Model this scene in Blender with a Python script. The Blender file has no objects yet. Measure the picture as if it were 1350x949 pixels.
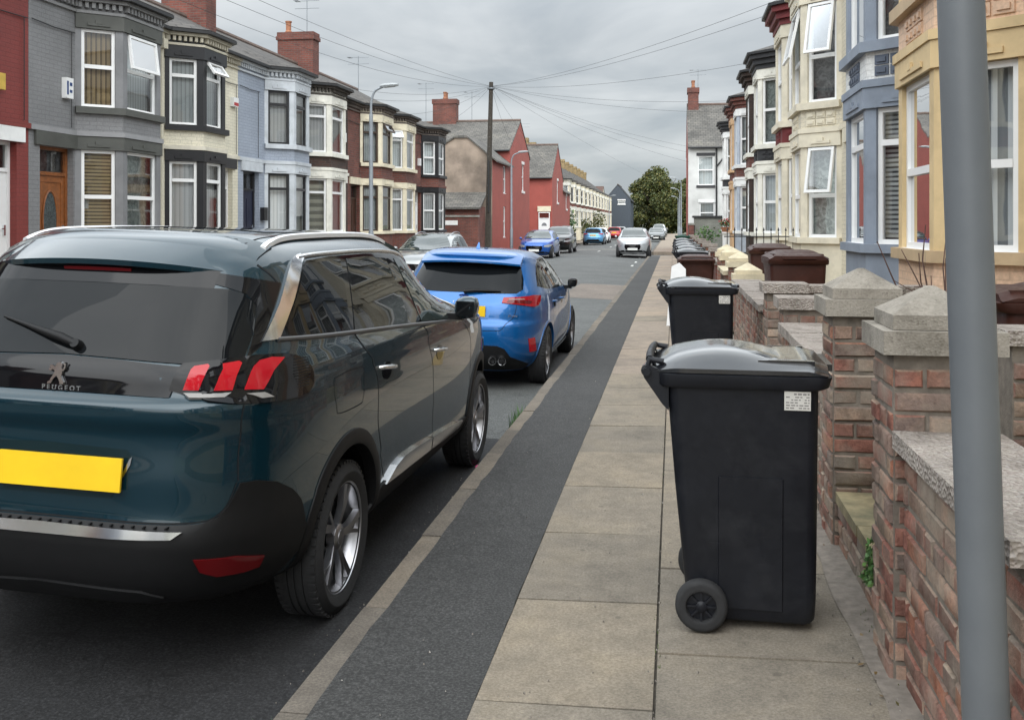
import bpy, bmesh, math, random
import numpy as np
from mathutils import Vector, Matrix
random.seed(7)
RNG = np.random.default_rng(11)
S = bpy.context.scene
COL = S.collection
PI = math.pi
rad = math.radians

# ------------------------------------------------------------------ camera
CAM_H, FOCAL, YAW = 1.58, 1300.0, math.atan(213 / 1300.0)
cs, sn = math.cos(YAW), math.sin(YAW)
cam = bpy.data.cameras.new('camera')
cam_o = bpy.data.objects.new('camera', cam)
COL.objects.link(cam_o)
cam.sensor_width = 36
cam.lens = 36 * FOCAL / 1350
cam.shift_y = -(474.5 - 296) / 1350
cam.clip_start, cam.clip_end = 0.05, 4000
cam_o.location = (0, 0, CAM_H)
cam_o.rotation_euler = (PI / 2, 0, YAW)
S.camera = cam_o

# ------------------------------------------------------------------ tagging
def tag(o, label=None, cat=None, group=None, kind=None):
    if label: o['label'] = label
    if cat: o['category'] = cat
    if group: o['group'] = group
    if kind: o['kind'] = kind
    return o

def thing(name, label, cat, loc=(0, 0, 0), rotz=0.0, group=None):
    o = bpy.data.objects.new(name, None)
    COL.objects.link(o)
    o.location = loc
    o.rotation_euler = (0, 0, rotz)
    o.empty_display_size = 0.1
    return tag(o, label, cat, group)

def copy_tree(o, parent=None):
    c = o.copy()
    COL.objects.link(c)
    c.parent = parent
    for ch in list(o.children):
        copy_tree(ch, c)
    return c

# ------------------------------------------------------------------ mesh builder
class MB:
    def __init__(self, T=None):
        self.bm = bmesh.new()
        self.T = T
        self.mi = 0
    def v(self, p):
        return self.bm.verts.new(self.T(p) if self.T else p)
    def f(self, vs, smooth=False):
        try:
            fc = self.bm.faces.new(vs)
        except ValueError:
            return None
        fc.material_index = self.mi
        fc.smooth = smooth
        return fc
    def quad(self, *pts):
        return self.f([self.v(p) for p in pts])
    def box(self, x0, x1, y0, y1, z0, z1, F=None):
        P = [(x, y, z) for z in (z0, z1) for (x, y) in ((x0, y0), (x1, y0), (x1, y1), (x0, y1))]
        if F: P = [F(p) for p in P]
        V = [self.v(p) for p in P]
        for q in ((3, 2, 1, 0), (4, 5, 6, 7), (0, 1, 5, 4), (1, 2, 6, 5), (2, 3, 7, 6), (3, 0, 4, 7)):
            self.f([V[i] for i in q])
        return V
    def prism(self, poly, z0, z1, F=None):
        F = F or (lambda p: p)
        a = [self.v(F((x, y, z0))) for x, y in poly]
        b = [self.v(F((x, y, z1))) for x, y in poly]
        n = len(poly)
        self.f(a[::-1]); self.f(b)
        for i in range(n):
            self.f([a[i], a[(i + 1) % n], b[(i + 1) % n], b[i]])
    def loft(self, rings, closed=True, cap=True, smooth=True):
        R = [[self.v(p) for p in r] for r in rings]
        n = len(R[0])
        for i in range(len(R) - 1):
            for j in range(n if closed else n - 1):
                k = (j + 1) % n
                self.f([R[i][j], R[i][k], R[i + 1][k], R[i + 1][j]], smooth)
        if cap:
            self.f(R[0][::-1], False); self.f(R[-1], False)
        return R
    def tube(self, pts, r, n=8, cap=True):
        pts = [Vector(p) for p in pts]
        rs = list(r) if isinstance(r, (list, tuple)) else [r] * len(pts)
        if len(rs) != len(pts): rs = list(np.interp(np.linspace(0, 1, len(pts)), np.linspace(0, 1, len(rs)), rs))
        up = Vector((0, 0, 1))
        rings, u = [], None
        for i, p in enumerate(pts):
            d = (pts[min(i + 1, len(pts) - 1)] - pts[max(i - 1, 0)]).normalized()
            if u is None:
                u = d.cross(up if abs(d.z) < .95 else Vector((1, 0, 0))).normalized()
            u = (u - d * u.dot(d)).normalized()
            w = d.cross(u)
            rings.append([tuple(p + (u * math.cos(2 * PI * k / n) + w * math.sin(2 * PI * k / n)) * rs[i]) for k in range(n)])
        return self.loft(rings, True, cap)
    def lathe(self, prof, n=32, M=None, cap=False):
        # prof: (radius, axial) about local Z, M: Matrix
        rings = []
        for r, a in prof:
            ring = []
            for k in range(n):
                p = Vector((r * math.cos(2 * PI * k / n), r * math.sin(2 * PI * k / n), a))
                ring.append(tuple(M @ p) if M else tuple(p))
            rings.append(ring)
        return self.loft(rings, True, cap)
    def build(self, name, mat, parent=None, sharp=35, bevel=0, uv=True, seg=2, recalc=True, smooth=None):
        bm = self.bm
        if bevel:
            es = [e for e in bm.edges if len(e.link_faces) == 2 and e.calc_face_angle(0) > rad(25)]
            bmesh.ops.bevel(bm, geom=es, offset=bevel, segments=seg, affect='EDGES', profile=.6, clamp_overlap=True)
        if recalc:
            bmesh.ops.recalc_face_normals(bm, faces=bm.faces)
        if uv: face_uv(bm)
        me = bpy.data.meshes.new(name)
        bm.to_mesh(me); bm.free()
        for m in (mat if isinstance(mat, (list, tuple)) else [mat]):
            me.materials.append(m)
        if bevel or smooth:
            for p in me.polygons: p.use_smooth = True
        me.set_sharp_from_angle(angle=rad(sharp))
        o = bpy.data.objects.new(name, me)
        COL.objects.link(o)
        o.parent = parent
        return o

def face_uv(bm):
    L = bm.loops.layers.uv.verify()
    bm.normal_update()
    for fc in bm.faces:
        n = fc.normal
        if abs(n.z) > .97:
            t, b = Vector((1, 0, 0)), Vector((0, 1, 0))
        else:
            t = Vector((-n.y, n.x, 0)).normalized()
            b = n.cross(t)
            if b.z < 0: b = -b
        for lp in fc.loops:
            p = lp.vert.co
            lp[L].uv = (p.dot(t), p.dot(b))

def frame2(p0, p1):
    """local facade frame: (along, outward, up) over a plan segment p0->p1; outward is the left side of y+"""
    p0, p1 = Vector((p0[0], p0[1])), Vector((p1[0], p1[1]))
    t = (p1 - p0).normalized()
    n = Vector((-t.y, t.x))
    return (lambda p: (p0.x + t.x * p[0] + n.x * p[1], p0.y + t.y * p[0] + n.y * p[1], p[2])), (p1 - p0).length

def wall_holes(mb, F, a0, a1, z0, z1, holes, depth=.12):
    xs = sorted({a0, a1, *[h[0] for h in holes], *[h[1] for h in holes]})
    zs = sorted({z0, z1, *[h[2] for h in holes], *[h[3] for h in holes]})
    xs = [x for x in xs if a0 - 1e-6 <= x <= a1 + 1e-6]; zs = [z for z in zs if z0 - 1e-6 <= z <= z1 + 1e-6]
    for i in range(len(xs) - 1):
        for j in range(len(zs) - 1):
            cx, cz = (xs[i] + xs[i + 1]) / 2, (zs[j] + zs[j + 1]) / 2
            if any(h[0] < cx < h[1] and h[2] < cz < h[3] for h in holes): continue
            mb.quad(F((xs[i], 0, zs[j])), F((xs[i + 1], 0, zs[j])), F((xs[i + 1], 0, zs[j + 1])), F((xs[i], 0, zs[j + 1])))
    for (b0, b1, h0, h1) in holes:
        h0c, h1c = max(h0, z0), min(h1, z1)
        if h1c <= h0c: continue
        mb.quad(F((b0, 0, h0c)), F((b0, -depth, h0c)), F((b0, -depth, h1c)), F((b0, 0, h1c)))
        mb.quad(F((b1, 0, h0c)), F((b1, -depth, h0c)), F((b1, -depth, h1c)), F((b1, 0, h1c)))
        if h1 <= z1 + 1e-6: mb.quad(F((b0, 0, h1)), F((b0, -depth, h1)), F((b1, -depth, h1)), F((b1, 0, h1)))
        if h0 >= z0 - 1e-6: mb.quad(F((b0, 0, h0)), F((b0, -depth, h0)), F((b1, -depth, h0)), F((b1, 0, h0)))

def text_part(name, body, size, M, mat, parent, extrude=.0015, align='CENTER', space=1.0, bold=0.0):
    cu = bpy.data.curves.new(name, 'FONT')
    cu.body, cu.size, cu.extrude, cu.align_x, cu.align_y = body, size, extrude, align, 'CENTER'
    cu.space_character = space
    cu.offset = bold
    cu.resolution_u = 4
    t = bpy.data.objects.new(name, cu)
    me = bpy.data.meshes.new_from_object(t)
    bpy.data.objects.remove(t)
    me.transform(M)
    me.materials.clear(); me.materials.append(mat)
    o = bpy.data.objects.new(name, me)
    COL.objects.link(o)
    o.parent = parent
    return o

def bez(pts, n=8):
    """Catmull-Rom through points"""
    P = [Vector(p) for p in pts]
    out = []
    for i in range(len(P) - 1):
        a, b, c, d = P[max(i - 1, 0)], P[i], P[i + 1], P[min(i + 2, len(P) - 1)]
        for k in range(n):
            t = k / n
            out.append(.5 * ((2 * b) + (c - a) * t + (2 * a - 5 * b + 4 * c - d) * t * t + (3 * b - a - 3 * c + d) * t ** 3))
    out.append(P[-1])
    return out

# ------------------------------------------------------------------ materials
MATS = {}
def new_mat(name):
    m = bpy.data.materials.new(name); m.use_nodes = True
    nt = m.node_tree
    return m, nt, nt.nodes['Principled BSDF']

def N(nt, typ, **kw):
    n = nt.nodes.new(typ)
    for k, v in kw.items():
        if hasattr(n, k): setattr(n, k, v)
    return n

def ramp(nt, stops, interp='LINEAR'):
    n = nt.nodes.new('ShaderNodeValToRGB')
    n.color_ramp.interpolation = interp
    el = n.color_ramp.elements
    while len(el) < len(stops): el.new(.5)
    for e, (p, c) in zip(el, stops):
        e.position = p
        e.color = c if len(c) == 4 else (*c, 1)
    return n

def mix(nt, a, b, fac, mode='MIX'):
    n = nt.nodes.new('ShaderNodeMix'); n.data_type = 'RGBA'; n.blend_type = mode
    for sock, val in ((n.inputs[0], fac), (n.inputs[6], a), (n.inputs[7], b)):
        if hasattr(val, 'links') or hasattr(val, 'is_linked'):
            nt.links.new(val, sock)
        elif isinstance(val, (int, float)): sock.default_value = val
        else: sock.default_value = val if len(val) == 4 else (*val, 1)
    return n.outputs[2]

def noise(nt, scale, detail=4, coord=None, rough=.55, dist=0):
    n = nt.nodes.new('ShaderNodeTexNoise')
    n.inputs['Scale'].default_value = scale; n.inputs['Detail'].default_value = detail
    n.inputs['Roughness'].default_value = rough; n.inputs['Distortion'].default_value = dist
    if coord is not None: nt.links.new(coord, n.inputs['Vector'])
    return n.outputs['Fac']

def objco(nt):
    return N(nt, 'ShaderNodeTexCoord').outputs['Object']

def posco(nt):
    return N(nt, 'ShaderNodeNewGeometry').outputs['Position']

def bump(nt, bsdf, height, strength=.3, dist=.01):
    b = nt.nodes.new('ShaderNodeBump')
    b.inputs['Strength'].default_value = strength; b.inputs['Distance'].default_value = dist
    nt.links.new(height, b.inputs['Height'])
    nt.links.new(b.outputs[0], bsdf.inputs['Normal'])
    return b

def mul(c, k):
    return tuple(min(1, x * k) for x in c[:3])

def plain(name, col, rough=.5, metal=0, coat=0, var=.12, scale=6, bumps=0, bscale=60, spec=.5, dirt=None):
    if name in MATS: return MATS[name]
    m, nt, b = new_mat(name)
    co = posco(nt)
    nz = noise(nt, scale, 5, co)
    r = ramp(nt, [(.3, mul(col, 1 - var)), (.7, mul(col, 1 + var))])
    nt.links.new(nz, r.inputs[0])
    out = r.outputs[0]
    if dirt:
        n2 = noise(nt, scale * .35, 6, co, .65)
        r2 = ramp(nt, [(.45, (0, 0, 0)), (.72, (1, 1, 1))])
        nt.links.new(n2, r2.inputs[0])
        out = mix(nt, out, dirt, r2.outputs[0])
    nt.links.new(out, b.inputs['Base Color'])
    b.inputs['Roughness'].default_value = rough
    b.inputs['Metallic'].default_value = metal
    b.inputs['Coat Weight'].default_value = coat
    b.inputs['Coat Roughness'].default_value = .04
    b.inputs['Specular IOR Level'].default_value = spec
    if bumps: bump(nt, b, noise(nt, bscale, 4, co), bumps, .004)
    MATS[name] = m
    return m

def uvco(nt, sx=1, sy=1):
    u = N(nt, 'ShaderNodeUVMap').outputs[0]
    mp = N(nt, 'ShaderNodeMapping')
    mp.inputs['Scale'].default_value = (sx, sy, 1)
    nt.links.new(u, mp.inputs[0])
    return mp.outputs[0]

def brick_tex(nt, w=.225, h=.075, mortar=.01, c1=(.3, .1, .07), c2=(.2, .06, .05), cm=(.3, .28, .25), smooth=.1):
    t = N(nt, 'ShaderNodeTexBrick')
    t.inputs['Scale'].default_value = 1
    t.inputs['Brick Width'].default_value = w; t.inputs['Row Height'].default_value = h
    t.inputs['Mortar Size'].default_value = mortar; t.inputs['Mortar Smooth'].default_value = smooth
    t.inputs['Color1'].default_value = (*c1, 1); t.inputs['Color2'].default_value = (*c2, 1); t.inputs['Mortar'].default_value = (*cm, 1)
    nt.links.new(uvco(nt), t.inputs['Vector'])
    return t

def brick_mat(name, c1, c2, cm, painted=False, var=.25, rough=.85):
    if name in MATS: return MATS[name]
    m, nt, b = new_mat(name)
    t = brick_tex(nt, c1=c1, c2=c2, cm=cm, mortar=.008)
    co = posco(nt)
    n1 = noise(nt, 1.3, 6, co, .6); n2 = noise(nt, 35, 3, co)
    r1 = ramp(nt, [(.3, (1 - var,) * 3), (.7, (1 + var * .4,) * 3)]); nt.links.new(n1, r1.inputs[0])
    r2 = ramp(nt, [(.3, (.86,) * 3), (.7, (1.1,) * 3)]); nt.links.new(n2, r2.inputs[0])
    c = mix(nt, t.outputs['Color'], r1.outputs[0], 1.0, 'MULTIPLY')
    c = mix(nt, c, r2.outputs[0], 1.0, 'MULTIPLY')
    nt.links.new(c, b.inputs['Base Color'])
    b.inputs['Roughness'].default_value = .55 if painted else rough
    inv = N(nt, 'ShaderNodeMath', operation='SUBTRACT'); inv.inputs[0].default_value = 1
    nt.links.new(t.outputs['Fac'], inv.inputs[1])
    bump(nt, b, inv.outputs[0], .5 if painted else .7, .006)
    MATS[name] = m
    return m

def painted_brick(name, col):
    return brick_mat(name, mul(col, 1.03), mul(col, .97), mul(col, .84), True, .14)

def roof_mat(name, c1, c2, w=.3, h=.2):
    if name in MATS: return MATS[name]
    m, nt, b = new_mat(name)
    t = brick_tex(nt, w, h, .012, c1, c2, mul(c2, .45), .3)
    co = posco(nt)
    n1 = noise(nt, .8, 6, co, .65)
    r1 = ramp(nt, [(.3, (.6, .6, .6)), (.55, (1, 1, 1)), (.75, (1.35, 1.33, 1.2))]); nt.links.new(n1, r1.inputs[0])
    c = mix(nt, t.outputs['Color'], r1.outputs[0], 1.0, 'MULTIPLY')
    nt.links.new(c, b.inputs['Base Color'])
    b.inputs['Roughness'].default_value = .8
    inv = N(nt, 'ShaderNodeMath', operation='SUBTRACT'); inv.inputs[0].default_value = 1
    nt.links.new(t.outputs['Fac'], inv.inputs[1])
    bump(nt, b, inv.outputs[0], .8, .015)
    MATS[name] = m
    return m

def carpaint(name, col, metal=.35, rough=.35):
    if name in MATS: return MATS[name]
    m, nt, b = new_mat(name)
    b.inputs['Base Color'].default_value = (*col, 1)
    b.inputs['Metallic'].default_value = metal
    b.inputs['Roughness'].default_value = rough
    b.inputs['Coat Weight'].default_value = 1
    b.inputs['Coat Roughness'].default_value = .02
    b.inputs['Coat IOR'].default_value = 1.5
    b.inputs['Specular IOR Level'].default_value = .25
    MATS[name] = m
    return m

def gloss(name, col, rough=.05, spec=.5):
    if name in MATS: return MATS[name]
    m, nt, b = new_mat(name)
    b.inputs['Base Color'].default_value = (*col, 1)
    b.inputs['Roughness'].default_value = rough
    b.inputs['Specular IOR Level'].default_value = spec
    MATS[name] = m
    return m

def pane_glass(name='window_glass', tint=(.92, .94, .94), strength=1.0):
    if name in MATS: return MATS[name]
    m = bpy.data.materials.new(name); m.use_nodes = True
    nt = m.node_tree; nt.nodes.clear()
    o = N(nt, 'ShaderNodeOutputMaterial'); mx = N(nt, 'ShaderNodeMixShader')
    tr = N(nt, 'ShaderNodeBsdfTransparent'); tr.inputs[0].default_value = (*tint, 1)
    g = N(nt, 'ShaderNodeBsdfGlossy'); g.inputs['Roughness'].default_value = .015
    fr = N(nt, 'ShaderNodeFresnel'); fr.inputs[0].default_value = 1.52
    mm = N(nt, 'ShaderNodeMath', operation='MULTIPLY_ADD')
    mm.inputs[1].default_value = 1.7 * strength; mm.inputs[2].default_value = .06
    mm.use_clamp = True
    nt.links.new(fr.outputs[0], mm.inputs[0])
    nt.links.new(mm.outputs[0], mx.inputs[0])
    nt.links.new(tr.outputs[0], mx.inputs[1]); nt.links.new(g.outputs[0], mx.inputs[2])
    nt.links.new(mx.outputs[0], o.inputs[0])
    bp = N(nt, 'ShaderNodeBump'); bp.inputs['Strength'].default_value = .02; bp.inputs['Distance'].default_value = .05
    nt.links.new(noise(nt, 1.5, 2, posco(nt)), bp.inputs['Height'])
    nt.links.new(bp.outputs[0], g.inputs['Normal'])
    MATS[name] = m
    return m

def blind_mat(name, kind, c1, c2, period=.09, duty=.8):
    """curtains and blinds: stripes over UV. kind v = vertical, h = horizontal, net = lace"""
    if name in MATS: return MATS[name]
    m, nt, b = new_mat(name)
    if kind == 'net':
        nz = noise(nt, 9, 4, posco(nt), .6, 1)
        r = ramp(nt, [(.4, c1), (.62, c2)])
        nt.links.new(nz, r.inputs[0]); out = r.outputs[0]
    else:
        sp = N(nt, 'ShaderNodeSeparateXYZ'); nt.links.new(uvco(nt), sp.inputs[0])
        md = N(nt, 'ShaderNodeMath', operation='FRACT')
        dv = N(nt, 'ShaderNodeMath', operation='DIVIDE'); dv.inputs[1].default_value = period
        nt.links.new(sp.outputs[0 if kind == 'v' else 1], dv.inputs[0]); nt.links.new(dv.outputs[0], md.inputs[0])
        r = ramp(nt, [(0, mul(c1, .8)), (duty * .5, c1), (duty, c1), (min(.99, duty + .04), c2)])
        nt.links.new(md.outputs[0], r.inputs[0]); out = r.outputs[0]
    nt.links.new(out, b.inputs['Base Color'])
    b.inputs['Roughness'].default_value = .8
    MATS[name] = m
    return m
# ------------------------------------------------------------------ cars
def pchip(xs, ys):
    xs, ys = np.array(xs, float), np.array(ys, float)
    h = np.diff(xs); d = np.diff(ys) / h
    m = np.zeros(len(xs))
    for i in range(1, len(xs) - 1):
        if d[i - 1] * d[i] > 0:
            w1, w2 = 2 * h[i] + h[i - 1], h[i] + 2 * h[i - 1]
            m[i] = (w1 + w2) / (w1 / d[i - 1] + w2 / d[i])
    m[0], m[-1] = d[0], d[-1]
    def ev(x):
        x = min(max(x, xs[0]), xs[-1])
        i = min(max(int(np.searchsorted(xs, x)) - 1, 0), len(h) - 1)
        t = (x - xs[i]) / h[i]
        return float(ys[i] * (1 + 2 * t) * (1 - t) ** 2 + m[i] * h[i] * t * (1 - t) ** 2 + ys[i + 1] * t * t * (3 - 2 * t) + m[i + 1] * h[i] * t * t * (t - 1))
    return ev

class CarShape:
    K = 40
    def __init__(s, rows, yc, nr, nf, sx=1, sy=1, sz=1):
        z = [r[0] * sz for r in rows]
        s.z0, s.z1 = z[0], z[-1]
        s.w = pchip(z, [r[1] * sx for r in rows]); s.yr = pchip(z, [r[2] * sy for r in rows]); s.yf = pchip(z, [r[3] * sy for r in rows])
        s.yc = pchip([a * sz for a, b in yc], [b * sy for a, b in yc])
        s.nr = pchip([a * sz for a, b in nr], [b for a, b in nr]); s.nf = pchip([a * sz for a, b in nf], [b for a, b in nf])
        s.zs = z
    def outline(s, z, K=None):
        K = K or s.K
        w, yr, yf, yc = s.w(z), s.yr(z), s.yf(z), s.yc(z)
        nr, nf = s.nr(z), s.nf(z)
        ps = np.linspace(0, PI / 2, K + 1)
        k = (np.abs(np.sin(ps)) ** nr + np.abs(np.cos(ps)) ** nr) ** (-1 / nr)
        xr, yrr = w * np.sin(ps) * k, yc - (yc - yr) * np.cos(ps) * k
        ps2 = np.linspace(PI / 2, 0, K + 1)[1:]
        k = (np.abs(np.sin(ps2)) ** nf + np.abs(np.cos(ps2)) ** nf) ** (-1 / nf)
        xf, yff = w * np.sin(ps2) * k, yc + (yf - yc) * np.cos(ps2) * k
        return np.concatenate([xr, xf]), np.concatenate([yrr, yff])
    def arc(s, z):
        x, y = s.outline(z)
        c = np.concatenate([[0], np.cumsum(np.hypot(np.diff(x), np.diff(y)))])
        return x, y, c
    def to_s(s, kind, a, z):
        x, y, c = s.arc(z)
        K = s.K
        sgn = 1
        if kind in 'rf' and a < 0: sgn, a = -1, -a
        if kind == 'r': return sgn * float(np.interp(a, x[:K + 1], c[:K + 1]))
        if kind == 's': return float(np.interp(a, y, c))
        if kind == 'f': return sgn * float(np.interp(-a, -x[K:], c[K:])) if sgn > 0 else 2 * c[-1] - float(np.interp(-a, -x[K:], c[K:]))
    def pt(s, a, z):
        z = min(max(z, s.z0), s.z1)
        x, y, c = s.arc(z)
        sg = 1
        if a < 0: sg, a = -1, -a
        if a > c[-1]: sg, a = -sg, 2 * c[-1] - a
        return Vector((sg * float(np.interp(a, c, x)), float(np.interp(a, c, y)), z))
    def nrm(s, a, z):
        e = .006
        du = s.pt(a + e, z) - s.pt(a - e, z); dv = s.pt(a, z + e) - s.pt(a, z - e)
        return du.cross(dv).normalized()
    def F(s, x, y, z):
        w, yc = s.w(z), s.yc(z)
        if y < yc: n, a = s.nr(z), yc - s.yr(z)
        else: n, a = s.nf(z), s.yf(z) - yc
        return abs(x / max(w, 1e-3)) ** n + abs((y - yc) / max(a, 1e-3)) ** n
    def top(s, x, y):
        lo, hi = s.zs[len(s.zs) // 3], s.z1
        for _ in range(26):
            m = (lo + hi) / 2
            if s.F(x, y, m) <= 1: lo = m
            else: hi = m
        return Vector((x, y, lo))
    def topn(s, x, y):
        e = .02
        a = s.top(x + e, y) - s.top(x - e, y); b = s.top(x, y + e) - s.top(x, y - e)
        return a.cross(b).normalized()

def map2(shape, space):
    if space == 'top': return lambda u, v: (shape.top(u, v), shape.topn(u, v))
    return lambda u, v: (shape.pt(u, v), shape.nrm(u, v))

def conv(shape, pts, space):
    if space == 'top': return [tuple(p) for p in pts]
    return [(shape.to_s(k, a, z), z) for k, a, z in pts]

def patch_mb(mb, shape, pts, off=.004, step=.07, space='wrap', skirt=.006, sign=1):
    P = conv(shape, pts, space)
    b2 = bmesh.new()
    vs = [b2.verts.new((u, v, 0)) for u, v in P]
    b2.faces.new(vs)
    us, vv = [p[0] for p in P], [p[1] for p in P]
    for lo, hi, ax in ((min(us), max(us), 0), (min(vv), max(vv), 1)):
        n = max(1, int(math.ceil((hi - lo) / step)))
        for i in range(1, n):
            c = lo + (hi - lo) * i / n
            co = (c, 0, 0) if ax == 0 else (0, c, 0); no = (1, 0, 0) if ax == 0 else (0, 1, 0)
            bmesh.ops.bisect_plane(b2, geom=b2.verts[:] + b2.edges[:] + b2.faces[:], dist=1e-5, plane_co=co, plane_no=no)
    mp = map2(shape, space)
    top, low = {}, {}
    bnd = {v for e in b2.edges if len(e.link_faces) == 1 for v in e.verts}
    for v in b2.verts:
        p, n = mp(v.co.x, v.co.y)
        q = p + n * off
        top[v] = mb.v((sign * q.x, q.y, q.z))
        if v in bnd and skirt:
            q = p - n * skirt
            low[v] = mb.v((sign * q.x, q.y, q.z))
    for fc in b2.faces: mb.f([top[v] for v in fc.verts], True)
    if skirt:
        for e in b2.edges:
            if len(e.link_faces) == 1:
                a, b = e.verts
                mb.f([top[a], top[b], low[b], low[a]], True)
    b2.free()

def patch(name, shape, pts, mat, parent, both=False, sharp=40, **kw):
    """surface panel following the body; both=True -> one part per side"""
    out = []
    for sg in ((1, -1) if both else (1,)):
        mb = MB(); patch_mb(mb, shape, pts, sign=sg, **kw)
        out.append(mb.build(name, mat, parent, sharp=sharp, uv=False))
    return out

def ribbon_pts(shape, pts, n=6):
    """dense surface points along a polyline given in wrap coordinates"""
    P = bez([(a, z, 0) for a, z in conv(shape, pts, 'wrap')], n)
    return [(p.x, p.y) for p in P]

def seam_mb(mb, shape, pts, w=.006, off=.0015, sign=1, n=6):
    P = ribbon_pts(shape, pts, n)
    prev = None
    for i, (a, z) in enumerate(P):
        d = Vector(P[min(i + 1, len(P) - 1)]) - Vector(P[max(i - 1, 0)])
        d.normalize(); o = Vector((-d.y, d.x)) * w / 2
        row = []
        for q in ((a + o.x, z + o.y), (a - o.x, z - o.y)):
            p = shape.pt(*q) + shape.nrm(*q) * off
            row.append(mb.v((sign * p.x, p.y, p.z)))
        if prev: mb.f([prev[0], prev[1], row[1], row[0]], True)
        prev = row

def trim_tube(name, shape, pts, r, mat, parent, both=True, off=0, n=6, flat=1):
    for sg in ((1, -1) if both else (1,)):
        mb = MB()
        q = []
        for a, z in ribbon_pts(shape, pts, n):
            p = shape.pt(a, z) + shape.nrm(a, z) * off
            q.append((sg * p.x, p.y, p.z))
        mb.tube(q, r, 8)
        mb.build(name, mat, parent, sharp=60, uv=False)

def body_loft(shape, nz=64, K=None):
    zs = shape.zs
    lv = []
    for i in range(len(zs) - 1):
        k = max(2, int(nz * (zs[i + 1] - zs[i]) / (zs[-1] - zs[0])) + 1)
        lv += [zs[i] + (zs[i + 1] - zs[i]) * j / k for j in range(k)]
    lv.append(zs[-1])
    rings = []
    for z in lv:
        x, y = shape.outline(z, K)
        ring = [(a, b, z) for a, b in zip(x, y)] + [(-a, b, z) for a, b in list(zip(x, y))[-2:0:-1]]
        rings.append(ring)
    mb = MB(); mb.loft(rings, True, True)
    return mb

M_TYRE = plain('tyre_rubber', (.018, .018, .019), .8, var=.2, scale=30)
M_BLACKPL = plain('black_plastic', (.0075, .0075, .008), .5, var=.1, scale=20, spec=.24)
M_GLOSSBLK = gloss('gloss_black', (.005, .005, .006), .04, .32)
M_CHROME = gloss('chrome', (.75, .75, .76), .12); M_CHROME.node_tree.nodes['Principled BSDF'].inputs['Metallic'].default_value = 1
M_ALU = gloss('rim_alloy', (.44, .44, .46), .33); M_ALU.node_tree.nodes['Principled BSDF'].inputs['Metallic'].default_value = 1
M_RIMDARK = gloss('rim_dark', (.012, .012, .013), .25)
M_ARCH = plain('wheel_well', (.006, .006, .006), 1, spec=.1)
M_SEAM = plain('panel_gap', (.004, .004, .005), .9)
M_PRIV = gloss('privacy_glass', (.006, .007, .008), .012, .22)
M_CLEARG = gloss('car_glass', (.035, .046, .044), .012, .6)
M_RED = gloss('tail_red', (.32, .004, .008), .06)
M_REDB = gloss('lamp_red_bright', (.44, .006, .014), .07)
M_REDDARK = gloss('tail_red_dark', (.10, .004, .006), .05)
M_LAMPC = gloss('lamp_clear', (.22, .21, .20), .08)
M_HEAD = gloss('headlamp', (.28, .29, .30), .08, .8)
M_PLATEY = plain('plate_yellow', (.78, .50, .012), .35, var=.06, scale=9)
M_PLATEW = plain('plate_white', (.75, .75, .72), .4, var=.04)
M_WHITE = plain('white_plastic', (.75, .75, .74), .45, var=.04)
M_INK = plain('ink_black', (.01, .01, .012), .6)

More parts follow.
